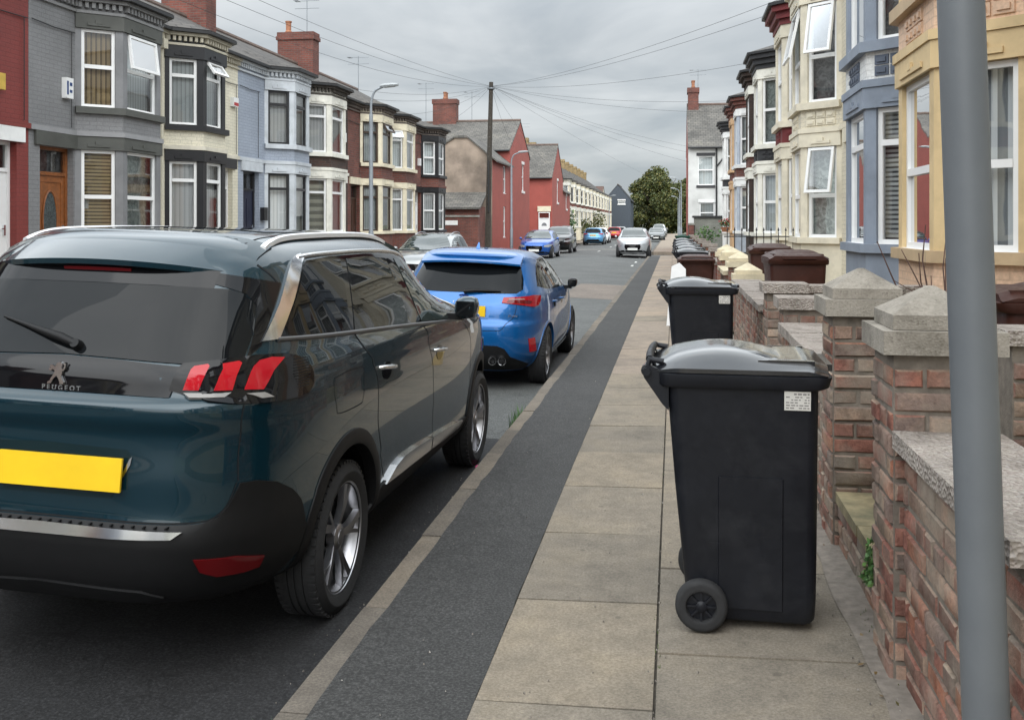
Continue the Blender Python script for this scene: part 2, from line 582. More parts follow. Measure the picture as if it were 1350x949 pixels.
def make_wheel(parent, x, y, side, r=.352, rim_r=.24, wid=.225, style='twin', z=None, n=56, parts=True, face=M_ALU):
    z = r - .012 if z is None else z
    M = Matrix.Translation((x, y, z)) @ Matrix.Rotation(PI / 2 * side, 4, 'Y')   # local +Z -> outward
    h = wid / 2
    mb = MB()
    sh = r - rim_r
    mb.lathe([(rim_r - .012, -h * .75), (rim_r, -h * .85), (rim_r + sh * .35, -h * .99), (rim_r + sh * .7, -h * .98), (r - .012, -h * .82), (r, -h * .62),
              (r, -h * .34), (r - .007, -h * .33), (r - .007, -h * .29), (r, -h * .28), (r, -.006), (r - .007, -.005), (r - .007, .005), (r, .006),
              (r, h * .28), (r - .007, h * .29), (r - .007, h * .33), (r, h * .34), (r, h * .62), (r - .012, h * .82), (r - .03, h * .93),
              (rim_r + sh * .55, h * .99), (rim_r + sh * .5, h * 1.005), (rim_r + sh * .45, h * .99), (rim_r + .006, h * .88), (rim_r - .012, h * .76)], n, M)
    if style != 'far':
        for k in range(n):     # shoulder tread blocks
            a = 2 * PI * k / n
            for sg in (-1, 1):
                F = lambda p, a=a, sg=sg: tuple(M @ Vector(((p[0]) * math.cos(a) - p[1] * math.sin(a), p[0] * math.sin(a) + p[1] * math.cos(a), p[2])))
                mb.box(r - .02, r + .0015, -.011, .011, sg * h * .66 - .018, sg * h * .66 + .018, F)
    tyre = mb.build('tyre', M_TYRE, parent, sharp=40, uv=False)
    mb = MB()
    mb.lathe([(rim_r - .012, -h * .7), (rim_r - .03, -h * .4), (rim_r - .03, h * .3), (rim_r - .014, h * .62), (rim_r - .004, h * .84), (rim_r + .004, h * .86), (rim_r + .004, h * .8)], n, M)
    mb.mi = 1
    mb.lathe([(rim_r - .03, -.01), (.02, -.01)], n, M)           # dark pan behind spokes
    mb.lathe([(rim_r * .72, 0), (rim_r * .72, .014), (.05, .016)], n, M)
    mb.mi = 0
    ns = 5
    zf = h * .70
    def spoke(ang, w0, w1, r0, r1, skew, d0, d1, mi):
        mb.mi = mi
        pts = []
        for rr, ww, sk, dd in ((r0, w0, 0, d0), ((r0 + r1) / 2, (w0 + w1) / 2, skew * .45, (d0 + d1) / 2 + .006), (r1, w1, skew, d1)):
            row = []
            for t, dz in ((-ww, -.030), (-ww * .9, 0), (ww * .9, 0), (ww, -.030)):
                a = ang + sk
                row.append(tuple(M @ Vector((rr * math.cos(a) - t * math.sin(a), rr * math.sin(a) + t * math.cos(a), dd + dz))))
            pts.append(row)
        mb.loft(pts, True, True, False)
    for k in range(ns):
        a = 2 * PI * k / ns + .3
        if style == 'twin':
            spoke(a, .015, .022, .035, rim_r - .012, .20, zf - .012, zf + .012, 0)
            spoke(a, .014, .009, .035, rim_r - .012, -.16, zf - .012, zf + .006, 0)
            spoke(a, .012, .030, .09, rim_r - .012, .02, zf - .026, zf - .012, 1)
        else:
            spoke(a, .022, .020, .03, rim_r - .012, .10, zf - .012, zf + .008, 0)
            spoke(a, .014, .016, .03, rim_r - .012, -.22, zf - .012, zf + .004, 0)
    mb.mi = 0
    mb.lathe([(.062, zf - .045), (.06, zf - .006), (.05, zf + .001), (.034, zf + .003), (.0335, zf + .006), (.005, zf + .008)], 24, M, True)
    mb.build('rim', [face, M_RIMDARK], tyre, sharp=32, uv=False)
    return tyre

def cut_arches(body, centres, r, x_in, width=.5, mat=M_ARCH):
    mb = MB()
    for (sx, y, z) in centres:
        M = Matrix.Translation((sx * (x_in + width / 2), y, z)) @ Matrix.Rotation(PI / 2, 4, 'Y')
        mb.lathe([(r, -width / 2), (r, width / 2)], 64, M, True)
    cut = mb.build('arch_cutter', mat, body.parent, uv=False)
    md = body.modifiers.new('cut', 'BOOLEAN'); md.object = cut; md.operation = 'DIFFERENCE'; md.solver = 'EXACT'
    try: md.material_mode = 'TRANSFER'
    except Exception: pass
    dg = bpy.context.evaluated_depsgraph_get(); dg.update()
    me = bpy.data.meshes.new_from_object(body.evaluated_get(dg))
    body.modifiers.clear()
    old = body.data; body.data = me
    me.set_sharp_from_angle(angle=rad(32))
    bpy.data.meshes.remove(old)
    cm = cut.data; bpy.data.objects.remove(cut); bpy.data.meshes.remove(cm)

def arch_ring(name, shape, yc, zc, r0, r1, mat, parent, off=.012, a0=-.28, a1=PI + .28, n=40):
    for sg in (1, -1):
        mb = MB(); prev = None
        for k in range(n + 1):
            a = a0 + (a1 - a0) * k / n
            row = []
            for (rr, oo) in ((r0 - .002, -.05), (r0, off * .7), (r0 + .012, off), (r1 - .012, off), (r1, off * .5), (r1 + .001, -.006)):
                y, z = yc + rr * math.cos(a), max(shape.z0 + .01, zc + rr * math.sin(a))
                s_ = shape.to_s('s', y, z)
                p = shape.pt(s_, z) + Vector((1, 0, 0)) * oo
                row.append(mb.v((sg * p.x, p.y, p.z)))
            if prev:
                for i in range(5): mb.f([prev[i], prev[i + 1], row[i + 1], row[i]], True)
            prev = row
        mb.build(name, mat, parent, sharp=50, uv=False)

# ---- the teal family SUV's surface
SUV_ROWS = [(.24, .80, -.62, 3.62), (.30, .875, -.80, 3.76), (.40, .912, -.880, 3.84), (.52, .922, -.895, 3.855), (.575, .924, -.897, 3.857), (.60, .924, -.872, 3.857),
            (.75, .926, -.858, 3.84), (.90, .924, -.845, 3.80), (.97, .920, -.862, 3.74), (1.00, .918, -.862, 3.70), (1.020, .914, -.855, 3.62), (1.044, .912, -.818, 3.52), (1.062, .908, -.808, 3.42),
            (1.10, .900, -.805, 3.12), (1.14, .886, -.790, 2.75), (1.18, .866, -.760, 2.45), (1.25, .842, -.715, 2.20),
            (1.35, .800, -.650, 1.99), (1.45, .752, -.580, 1.86), (1.51, .716, -.540, 1.76),
            (1.55, .684, -.500, 1.68), (1.58, .645, -.470, 1.60), (1.605, .58, -.42, 1.44), (1.622, .48, -.34, 1.15), (1.632, .32, -.22, .80), (1.637, .12, -.05, .3)]
SUV = CarShape(SUV_ROWS, [(.2, 1.42), (1.1, 1.42), (1.2, 1.1), (1.35, .8), (1.5, .5), (1.64, .1)],
               [(.2, 4.2), (.6, 5.2), (1.1, 5.2), (1.3, 5), (1.5, 4.5), (1.6, 3), (1.64, 2.5)], [(.2, 4.2), (.9, 4.6), (1.2, 4.4), (1.5, 5.0), (1.6, 3.6), (1.64, 2.5)],
               sx=.935, sy=1.0, sz=1.045)
SUV_LOC, SUV_ROLL, SUV_YAW = (-2.345, 4.25, -.145), .030, 0.018
def mirror_poly(half):
    """half polygon running bottom-centre -> side -> top-centre with ('r',x,z)/('s',y,z)"""
    return half
def both_poly(shape, half):
    c = conv(shape, half, 'wrap')
    return c + [(-a, z) for a, z in c[::-1]]
def raw_patch(name, shape, c, mat, parent, **kw):
    global conv
    mb = MB()
    old = conv
    conv = lambda sh, p, sp: p
    patch_mb(mb, shape, c, **kw)
    conv = old
    return mb.build(name, mat, parent, sharp=40, uv=False)

def seam_part(name, shape, lines, parent, both=True, w=.006, mat=None):
    for sg in ((1, -1) if both else (1,)):
        mb = MB()
        for ln in lines: seam_mb(mb, shape, ln, w, .0016, sg)
        mb.build(name, mat or M_SEAM, parent, uv=False)

def handle_part(shape, y0, y1, z0, z1, parent, mat):
    for sg in (1, -1):
        mb = MB()
        a, b = shape.pt(shape.to_s('s', y0, z0), z0), shape.pt(shape.to_s('s', y1, z1), z1)
        q = [a + Vector((-.01, 0, 0)), a + Vector((.022, .02, .002)), a.lerp(b, .5) + Vector((.034, 0, .003)), b + Vector((.022, -.02, .002)), b + Vector((-.01, 0, 0))]
        q = bez(q, 5)
        mb.tube([(sg * p.x, p.y, p.z) for p in q], .011, 8)
        h = mb.build('handle', mat, parent, sharp=60, uv=False)
        m = a.lerp(b, .52)
        mb = MB()
        patch_mb(mb, shape, [('s', m.y + .075 * math.cos(t) * 1.0, m.z - .018 + .045 * math.sin(t)) for t in np.linspace(0, 2 * PI, 20, endpoint=False)], off=.0022, sign=sg)
        mb.build('handle_cup', M_GLOSSBLK, h, sharp=60, uv=False)

def mirror_part(shape, y, z, parent, mat, x0=None, w=.17, h=.155):
    xb = shape.pt(shape.to_s('s', y, z - .05), z - .05).x
    for sg in (1, -1):
        mb = MB(); rings = []
        for t, sc in ((0, .55), (.12, .82), (.4, 1.0), (.75, .98), (.93, .80), (1, .45)):
            x = xb + .05 + w * t
            ring = []
            for k in range(16):
                a = 2 * PI * k / 16
                cy, cz = math.cos(a), math.sin(a)
                ring.append((sg * x, y + .02 * t * -1 + .065 * sc * (abs(cy) ** .6 * (1 if cy > 0 else -1)) + .03 * max(0, cy) , z + .01 * t + h / 2 * sc * (abs(cz) ** .7 * (1 if cz > 0 else -1))))
            rings.append(ring)
        mb.loft(rings)
        m = mb.build('wing_mirror', mat, parent, sharp=45, uv=False)
        mb = MB(); mb.box(sg * (xb - .02), sg * (xb + .10), y - .03, y + .03, z - .075, z - .035)
        mb.build('mirror_arm', M_BLACKPL, m, bevel=.008, uv=False)
        mb = MB(); mb.box(sg * (xb + .07), sg * (xb + .05 + w * .92), y - .078, y - .062, z - h * .33, z + h * .34)
        mb.build('mirror_glass', M_PRIV, m, bevel=.004, uv=False)

def plate_part(parent, text, y, z, mat, w=.52, h=.112, tilt=0, face=-1, x=0):
    mb = MB()
    F = lambda p: (x + p[0], y + face * 0 + p[1] + tilt * (p[2]), z + p[2])
    mb.box(-w / 2, w / 2, -.005, .005, -h / 2, h / 2, F)
    o = mb.build('number_plate', mat, parent, bevel=.002, uv=False)
    if text:
        M = Matrix.Translation((x, y + face * .007, z)) @ Matrix.Rotation(0 if face < 0 else PI, 4, 'Z') @ Matrix.Rotation(PI / 2, 4, 'X')
        text_part('plate_characters', text, h * .88, M, M_INK, o, .001, space=1.05)
    return o

M_RAIL = gloss('satin_rail', (.78, .78, .79), .3); M_RAIL.node_tree.nodes['Principled BSDF'].inputs['Metallic'].default_value = .6
# ---- hero: teal family SUV at the kerb -------------------------------------------------
def teal_suv():
    sh = SUV
    paint = carpaint('paint_teal', (.002, .022, .034), .28, .25)
    root = thing('parked_car', 'dark teal family SUV with a blank yellow plate, nearest car, parked at the kerb', 'car')
    root.location = SUV_LOC; root.rotation_euler = (0, SUV_ROLL, -SUV_YAW)
    body = body_loft(sh, 110, 44).build('body', [paint], root, sharp=30, uv=False)
    WY0, WY1, WZ, R = .15, 3.0, .302, .348
    AZ = .355
    cut_arches(body, [(s, y, AZ) for s in (1, -1) for y in (WY0 - .02, WY1 + .01)], .385, .50)
    for s in (1, -1):
        for y in (WY0, WY1):
            make_wheel(root, s * (.858 - .1125 - (.0 if y > 1 else .018)), y, s, R, .252, .225, 'twin', WZ)
    for y in (WY0 - .02, WY1 + .01):
        arch_ring('wheel_arch_trim', sh, y, AZ, .382, .452, M_BLACKPL, root, .012)
    # bumper cladding
    half = [('r', 0, .262), ('r', .45, .262), ('s', -.60, .262), ('s', -.36, .262), ('s', -.335, .40), ('s', -.31, .50), ('s', -.36, .60), ('s', -.43, .68), ('s', -.53, .733),
            ('s', -.62, .757), ('s', -.69, .762), ('s', -.70, .74), ('r', .672, .682), ('r', .645, .645), ('r', .60, .628), ('r', .5, .627), ('r', 0, .630)]
    raw_patch('rear_bumper', sh, both_poly(sh, half), M_BLACKPL, root, off=.010, step=.06, skirt=.012)
    raw_patch('bumper_chrome_strip', sh, both_poly(sh, [('r', 0, .583), ('r', .3, .583), ('r', .52, .588), ('r', .555, .604), ('r', .3, .606), ('r', 0, .608)]), M_CHROME, root, off=.022, step=.05, skirt=.02)
    mb = MB()
    for k in range(-12, 13):
        mb.box(k * .042 - .003, k * .042 + .003, -.902 + .02 * (k / 12) ** 4, -.872 + .06 * (k / 12) ** 6, .620, .627)
    mb.build('loading_sill', M_BLACKPL, root, uv=False)
    raw_patch('diffuser', sh, both_poly(sh, [('r', 0, .335), ('r', .40, .335), ('r', .47, .36), ('r', .40, .385), ('r', 0, .40)]), M_BLACKPL, root, off=.018, step=.06, skirt=.01)
    patch('reflector', sh, [('r', .585, .505), ('s', -.70, .49), ('s', -.575, .455), ('s', -.585, .415), ('r', .70, .415), ('r', .64, .425), ('r', .60, .455)], M_REDDARK, root, True, off=.016, step=.05)
    # tailgate seams
    seam_part('tailgate_seam', sh, [[('s', -.675, 1.055), ('s', -.688, .90), ('s', -.695, .77)], [('s', -.70, .765), ('r', .672, .69), ('r', .645, .652), ('r', .60, .635), ('r', .4, .634), ('r', .2, .636), ('r', 0, .637)]], root)
    # dark glass tailgate band, rear window
    raw_patch('trim_panel', sh, both_poly(sh, [('r', 0, 1.093), ('r', .25, 1.092), ('r', .46, 1.088), ('r', .49, 1.20), ('r', .25, 1.215), ('r', 0, 1.222)]), M_GLOSSBLK, root, off=.003, step=.05)
    g = [('r', 0, 1.226), ('r', .25, 1.219), ('r', .48, 1.210), ('s', -.66, 1.224), ('s', -.605, 1.228), ('s', -.535, 1.311), ('s', -.466, 1.413), ('r', .60, 1.462), ('r', .55, 1.481), ('r', .40, 1.488), ('r', .2, 1.490), ('r', 0, 1.491)]
    raw_patch('rear_window', sh, both_poly(sh, g), M_PRIV, root, off=.005, step=.05)
    patch('pillar_trim', sh, [('s', -.60, 1.222), ('s', -.52, 1.262), ('s', -.42, 1.37), ('s', -.285, 1.498), ('r', .487, 1.545), ('r', .50, 1.50), ('r', .552, 1.484), ('r', .605, 1.462), ('s', -.463, 1.413), ('s', -.531, 1.311)], M_GLOSSBLK, root, True, off=.003, step=.05)
    raw_patch('spoiler_underside', sh, both_poly(sh, [('r', 0, 1.493), ('r', .3, 1.491), ('r', .50, 1.484), ('r', .50, 1.55), ('r', .25, 1.57), ('r', 0, 1.575)]), M_GLOSSBLK, root, off=.004, step=.05)
    mb = MB(); rings = []
    for k in range(25):
        u = -1 + 2 * k / 24
        x = .585 * u
        tip = -.595 + .17 * abs(u) ** 3.5; zt = 1.592 - .035 * u * u - .02 * abs(u) ** 5
        top0 = sh.top(x * .97, -.30 + .1 * u * u)
        rings.append([(x, top0.y, top0.z + .003), (x, (top0.y + tip) / 2 - .02, (top0.z + zt) / 2 + .014), (x, tip + .015, zt + .004), (x, tip, zt - .004), (x, tip + .004, zt - .026), (x, tip + .05, zt - .04), (x, top0.y, zt - .055)])
    mb.loft(rings, True, True)
    mb.build('roof_spoiler', paint, root, sharp=50, uv=False)
    mb = MB()
    mb.loft([[(x, -.574 + .05 * abs(x / .5) ** 3, 1.555 - .03 * (x / .5) ** 2), (x, -.568 + .05 * abs(x / .5) ** 3, 1.538 - .03 * (x / .5) ** 2), (x, -.53, 1.54), (x, -.53, 1.556)] for x in np.linspace(-.15, .15, 9)])
    mb.build('brake_light', M_REDDARK, root, sharp=50, uv=False)
    # rear lamps
    lp = [('r', .455, 1.115), ('r', .475, 1.195), ('r', .488, 1.211), ('r', .60, 1.222), ('s', -.62, 1.228), ('s', -.558, 1.230), ('s', -.458, 1.225), ('s', -.36, 1.21), ('s', -.312, 1.194), ('s', -.262, 1.155), ('s', -.250, 1.12), ('s', -.275, 1.073), ('s', -.315, 1.050), ('s', -.38, 1.045), ('s', -.45, 1.046), ('s', -.60, 1.052), ('s', -.67, 1.058), ('r', .60, 1.076)]
    lamps = patch('tail_light', sh, lp, M_GLOSSBLK, root, True, off=.009, step=.04, skirt=.008)
    claws = [[('r', .505, 1.118), ('r', .521, 1.19), ('r', .530, 1.200), ('r', .570, 1.206), ('r', .577, 1.200), ('r', .556, 1.116)],
             [('r', .601, 1.113), ('r', .618, 1.19), ('s', -.685, 1.206), ('s', -.636, 1.212), ('s', -.630, 1.205), ('r', .652, 1.11)],
             [('s', -.648, 1.107), ('s', -.590, 1.192), ('s', -.560, 1.208), ('s', -.500, 1.214), ('s', -.432, 1.206), ('s', -.455, 1.195), ('s', -.51, 1.165), ('s', -.575, 1.098)]]
    for sg, lam in zip((1, -1), lamps):
        for c in claws:
            mb = MB(); patch_mb(mb, sh, c, off=.0135, step=.03, sign=sg)
            mb.build('light_claw', M_REDB, lam, uv=False)
        mb = MB()
        patch_mb(mb, sh, [('r', .508, 1.105), ('r', .535, 1.084), ('r', .642, 1.082), ('r', .652, 1.100)], off=.0125, step=.04, sign=sg)
        patch_mb(mb, sh, [('s', -.648, 1.090), ('s', -.60, 1.068), ('s', -.54, 1.066), ('s', -.575, 1.086)], off=.0125, step=.04, sign=sg)
        mb.build('reverse_light', M_LAMPC, lam, uv=False)
        mb = MB()
        for k in range(11):
            z = 1.082 + k * .011
            seam_mb(mb, sh, [('s', -.40 + .02 * abs(k - 5) / 5, z), ('s', -.33, z), ('s', -.275 - .03 * (abs(k - 6) / 6) ** 2, z)], .004, .0105, sg, 3)
        mb.build('lens_ribs', M_BLACKPL, lam, uv=False)
    # plate and its recess
    raw_patch('plate_recess', sh, both_poly(sh, [('r', 0, .715), ('r', .27, .715), ('r', .325, .80), ('r', .345, .865), ('r', .32, .895), ('r', 0, .905)]), gloss('recess_teal', (.004, .016, .02), .15), root, off=.002, step=.05)
    patch('recess_trim', sh, [('r', .335, .86), ('r', .345, .872), ('r', .34, .84), ('r', .30, .765), ('r', .29, .76)], M_CHROME, root, True, off=.006, step=.05)
    plate_part(root, None, -.876, .806, M_PLATEY, .51, .122, .10, x=.065)
    # badge: rampant lion and letters
    lion = [(-.004, .050), (.010, .054), (.022, .049), (.026, .038), (.022, .030), (.026, .020), (.034, .020), (.036, .034), (.032, .044), (.036, .050), (.043, .046), (.043, .026), (.036, .012), (.027, .010),
            (.030, .000), (.026, -.014), (.034, -.030), (.044, -.044), (.042, -.054), (.022, -.054), (.024, -.046), (.012, -.026), (.002, -.014), (-.010, -.026), (-.018, -.040), (-.022, -.052), (-.042, -.054),
            (-.040, -.044), (-.032, -.042), (-.026, -.026), (-.014, -.006), (-.010, .008), (-.022, .018), (-.028, .012), (-.042, .010), (-.044, .020), (-.034, .024), (-.042, .030), (-.036, .040), (-.026, .038), (-.012, .030), (-.008, .040)]
    mb = MB()
    y0 = sh.pt(0, 1.16).y
    F = lambda p: (p[0] * .85, y0 - .004 - p[2] + (p[1]) * .16, 1.160 + p[1] * .78)
    a = [mb.v(F((x, z, 0))) for x, z in lion]; b = [mb.v(F((x * .93, z * .96, .009))) for x, z in lion]
    for k in range(len(lion)): mb.f([a[k], a[(k + 1) % len(lion)], b[(k + 1) % len(lion)], b[k]])
    mb.f(b)
    mb.build('badge', M_CHROME, root, uv=False)
    text_part('lettering', 'P E U G E O T', .027, Matrix.Translation((.022, sh.pt(0, 1.103).y - .006, 1.104)) @ Matrix.Rotation(PI / 2, 4, 'X'), M_CHROME, root, .002, bold=.0006)
    # wiper
    mb = MB()
    def gp(x, z, o): p = sh.pt(sh.to_s('r', x, z), z); n = sh.nrm(sh.to_s('r', x, z), z); q = p + n * o; return tuple(q)
    mb.tube([gp(.045, 1.254, .02), gp(-.02, 1.272, .034), gp(-.08, 1.285, .032), gp(-.20, 1.315, .022), gp(-.315, 1.343, .014)], [.016, .018, .016, .009, .005], 10)
    wp = mb.build('wiper', M_BLACKPL, root, uv=False, sharp=60)
    mb = MB(); mb.tube([gp(.045, 1.254, .004), gp(.045, 1.254, .036)], [.024, .018], 14); mb.build('wiper_pivot', M_BLACKPL, wp, uv=False)
    # side glass
    DLO = [('s', -.435, 1.285), ('s', -.25, 1.425), ('s', -.09, 1.552), ('s', .0, 1.582), ('s', .3, 1.592), ('s', .8, 1.590), ('s', 1.2, 1.578), ('s', 1.5, 1.548), ('s', 1.80, 1.462), ('s', 2.08, 1.312), ('s', 2.28, 1.170), ('s', 2.33, 1.118), ('s', 1.9, 1.14), ('s', 1.13, 1.192), ('s', .30, 1.242)]
    patch('window_surround', sh, DLO, M_GLOSSBLK, root, True, off=.002, step=.05)
    patch('side_window', sh, [('s', -.405, 1.292), ('s', -.23, 1.425), ('s', -.07, 1.548), ('s', .0, 1.568), ('s', .40, 1.575), ('s', .215, 1.250)], M_PRIV, root, True, off=.005, step=.05)
    patch('side_window', sh, [('s', .275, 1.248), ('s', .49, 1.577), ('s', .8, 1.573), ('s', 1.10, 1.556), ('s', 1.15, 1.197)], M_PRIV, root, True, off=.005, step=.05)
    patch('side_window', sh, [('s', 1.37, 1.184), ('s', 1.27, 1.548), ('s', 1.48, 1.530), ('s', 1.77, 1.448), ('s', 2.05, 1.302), ('s', 2.22, 1.175), ('s', 2.24, 1.128), ('s', 1.9, 1.148)], M_CLEARG, root, True, off=.005, step=.05)
    patch('window_chrome', sh, [('s', -.515, 1.278), ('s', -.36, 1.41), ('s', -.22, 1.535), ('s', -.14, 1.585), ('s', -.07, 1.606), ('s', -.03, 1.610), ('s', -.02, 1.592), ('s', -.06, 1.575), ('s', -.10, 1.548), ('s', -.25, 1.425), ('s', -.425, 1.280)], M_CHROME, root, True, off=.011, step=.04)
    trim_tube('window_chrome', sh, [('s', -.08, 1.596), ('s', .1, 1.604), ('s', .4, 1.606), ('s', .8, 1.604), ('s', 1.2, 1.592), ('s', 1.5, 1.562), ('s', 1.81, 1.474), ('s', 2.08, 1.312), ('s', 2.32, 1.175)], .012, M_CHROME, root, off=.004)
    trim_tube('window_sill_trim', sh, [('s', -.43, 1.279), ('s', .30, 1.236), ('s', 1.13, 1.186), ('s', 1.9, 1.134), ('s', 2.33, 1.112)], .011, gloss('dark_trim', (.06, .06, .062), .3), root, off=.004)
    # doors
    seam_part('door_seam', sh, [[('s', .27, 1.228), ('s', .36, 1.14), ('s', .46, 1.03), ('s', .495, .90), ('s', .50, .76), ('s', .55, .60), ('s', .64, .46)],
                                [('s', 1.36, 1.168), ('s', 1.46, 1.10), ('s', 1.53, .92), ('s', 1.57, .7), ('s', 1.60, .46)],
                                [('s', 2.42, 1.06), ('s', 2.56, .98), ('s', 2.60, .8), ('s', 2.58, .5)]], root)
    seam_part('fuel_flap_seam', sh, [[('s', -.06, 1.07), ('s', .1, 1.082), ('s', .27, 1.075), ('s', .295, 1.06), ('s', .285, .98), ('s', .265, .92), ('s', .24, .908), ('s', .1, .905), ('s', -.02, .91), ('s', -.045, .93), ('s', -.07, 1.03), ('s', -.06, 1.07)]], root, False, .004)
    handle_part(sh, .52, .735, 1.035, 1.016, root, M_CHROME)
    handle_part(sh, 1.58, 1.80, .99, .975, root, M_CHROME)
    patch('sill_cladding', sh, [('s', .44, .262), ('s', 2.56, .262), ('s', 2.58, .40), ('s', 2.3, .425), ('s', 1.5, .45), ('s', .95, .455), ('s', .60, .43), ('s', .52, .36)], M_BLACKPL, root, True, off=.008, step=.09)
    patch('sill_chrome', sh, [('s', .645, .425), ('s', .80, .483), ('s', .95, .503), ('s', 1.2, .497), ('s', 1.5, .478), ('s', 1.53, .476), ('s', 1.53, .405), ('s', 1.1, .415), ('s', .85, .42)], M_CHROME, root, True, off=.020, step=.05, skirt=.015)
    patch('sill_chrome', sh, [('s', 1.55, .475), ('s', 1.9, .458), ('s', 2.2, .438), ('s', 2.38, .415), ('s', 2.30, .385), ('s', 1.9, .39), ('s', 1.55, .405)], M_CHROME, root, True, off=.020, step=.05, skirt=.015)
    mirror_part(sh, 2.0, 1.215, root, paint, w=.145, h=.145)
    # roof
    for sg in (1, -1):
        mb = MB()
        q = []
        for y, dz, x in ((-.25, .002, .565), (-.19, .008, .563), (-.06, .014, .56), (.2, .016, .556), (.65, .016, .55), (1.15, .018, .54), (1.48, .014, .53), (1.66, .0, .525)):
            p = sh.top(x, y); q.append((sg * x, y, p.z + dz))
        P = bez(q, 5); rings = []
        for p in P: rings.append([(p.x - .016, p.y, p.z - .012), (p.x + .016, p.y, p.z - .012), (p.x + .014, p.y, p.z + .008), (p.x, p.y, p.z + .014), (p.x - .014, p.y, p.z + .008)])
        mb.loft(rings, True, True)
        rl = mb.build('roof_rail', M_RAIL, root, uv=False, sharp=50)
        mb = MB(); rings = []
        for p in P[2:-1]:
            g_ = sh.top(abs(p.x), p.y)
            rings.append([(p.x - .008, p.y, g_.z - .004), (p.x + .008, p.y, g_.z - .004), (p.x + .008, p.y, p.z - .011), (p.x - .008, p.y, p.z - .011)])
        mb.loft(rings); mb.build('rail_base', M_BLACKPL, rl, uv=False)
    patch('glass_roof', sh, [(-.40, .12), (.40, .12), (.43, .5), (.42, 1.25), (-.42, 1.25), (-.43, .5)], M_PRIV, root, off=.003, step=.08, space='top')
    mb = MB()
    for sg in (1, -1):
        prev = None
        for y in np.linspace(-.28, 1.1, 22):
            p = sh.top(.50 - .02 * max(0, y), y); row = [mb.v((sg * (p.x - .004), p.y, p.z + .0015)), mb.v((sg * (p.x + .004), p.y, p.z + .001))]
            if prev: mb.f([prev[0], prev[1], row[1], row[0]], True)
            prev = row
    prev = None
    for x in np.linspace(-.46, .46, 20):
        p = sh.top(x, -.27); q = sh.top(x, -.263); row = [mb.v((p.x, p.y, p.z + .002)), mb.v((q.x, q.y, q.z + .002))]
        if prev: mb.f([prev[0], prev[1], row[1], row[0]], True)
        prev = row
    mb.build('roof_seam', M_SEAM, root, uv=False)
    seam_part('spoiler_seam', sh, [[('s', -.30, 1.49), ('s', -.32, 1.53), ('s', -.36, 1.575)]], root)
    front_parts(sh, root, (3.857, .80, 1.06), 1.30, paint)
    return root

def front_parts(sh, root, dims, zws, paint, grille=M_GLOSSBLK, plate='none', hl=.95, gl=(.52, .78), bump_lo=None):
    """windscreen, headlamps, grille, number plate on the nose"""
    yf = dims[0]
    ws = [z for z in np.linspace(sh.z0, sh.z1, 60)]
    # windscreen between the cowl (first z where the nose steps back quickly above the bonnet) and the header
    zc, zt = dims[2], sh.z1 - .075
    for z in ws:
        if z > dims[1] and sh.yf(z) < dims[0] - .9: zc = z; break
    zc += .03
    half = [('f', 0, zc), ('f', sh.w(zc) * .80, zc), ('f', sh.w(zt) * .80, zt), ('f', 0, zt + .01)]
    L = sh.arc
    def c2(pts):
        out = []
        for k, a, z in pts:
            x, y, c = sh.arc(z); tot = c[-1]
            s_ = sh.to_s('f', a, z)
            out.append((s_, z, tot))
        return out
    cc = c2(half)
    poly = [(s_, z) for s_, z, t in cc] + [(2 * t - s_, z) for s_, z, t in cc[::-1]]
    raw_patch('windscreen', sh, poly, M_CLEARG, root, off=.022, step=.08)
    g0, g1 = gl
    cc = c2([('f', 0, g0), ('f', .36, g0), ('f', .42, (g0 + g1) / 2), ('f', .40, g1), ('f', 0, g1 + .01)])
    raw_patch('grille', sh, [(s_, z) for s_, z, t in cc] + [(2 * t - s_, z) for s_, z, t in cc[::-1]], grille, root, off=.006, step=.1)
    w = sh.w(hl * .9)
    for sg in (1, -1):
        mb = MB(); patch_mb(mb, sh, [('f', w * .52, g1 - .05), ('f', w * .74, g1 - .07), ('f', w * .90, g1 + .0), ('f', w * .93, g1 + .09), ('f', w * .80, g1 + .075), ('f', w * .55, g1 + .03)], off=.006, step=.06, sign=sg)
        mb.build('headlight', M_HEAD, root, uv=False)
    cc = c2([('f', 0, sh.z0 + .02), ('f', w * .86, sh.z0 + .03), ('f', w * .80, g0 - .10), ('f', .5, g0 - .02), ('f', 0, g0 - .03)])
    raw_patch('front_bumper_vent', sh, [(s_, z) for s_, z, t in cc] + [(2 * t - s_, z) for s_, z, t in cc[::-1]], M_BLACKPL, root, off=.008, step=.1)
    if plate != 'none': plate_part(root, plate, yf + .03, g0 + .04, M_PLATEW, .52, .112, 0, 1)

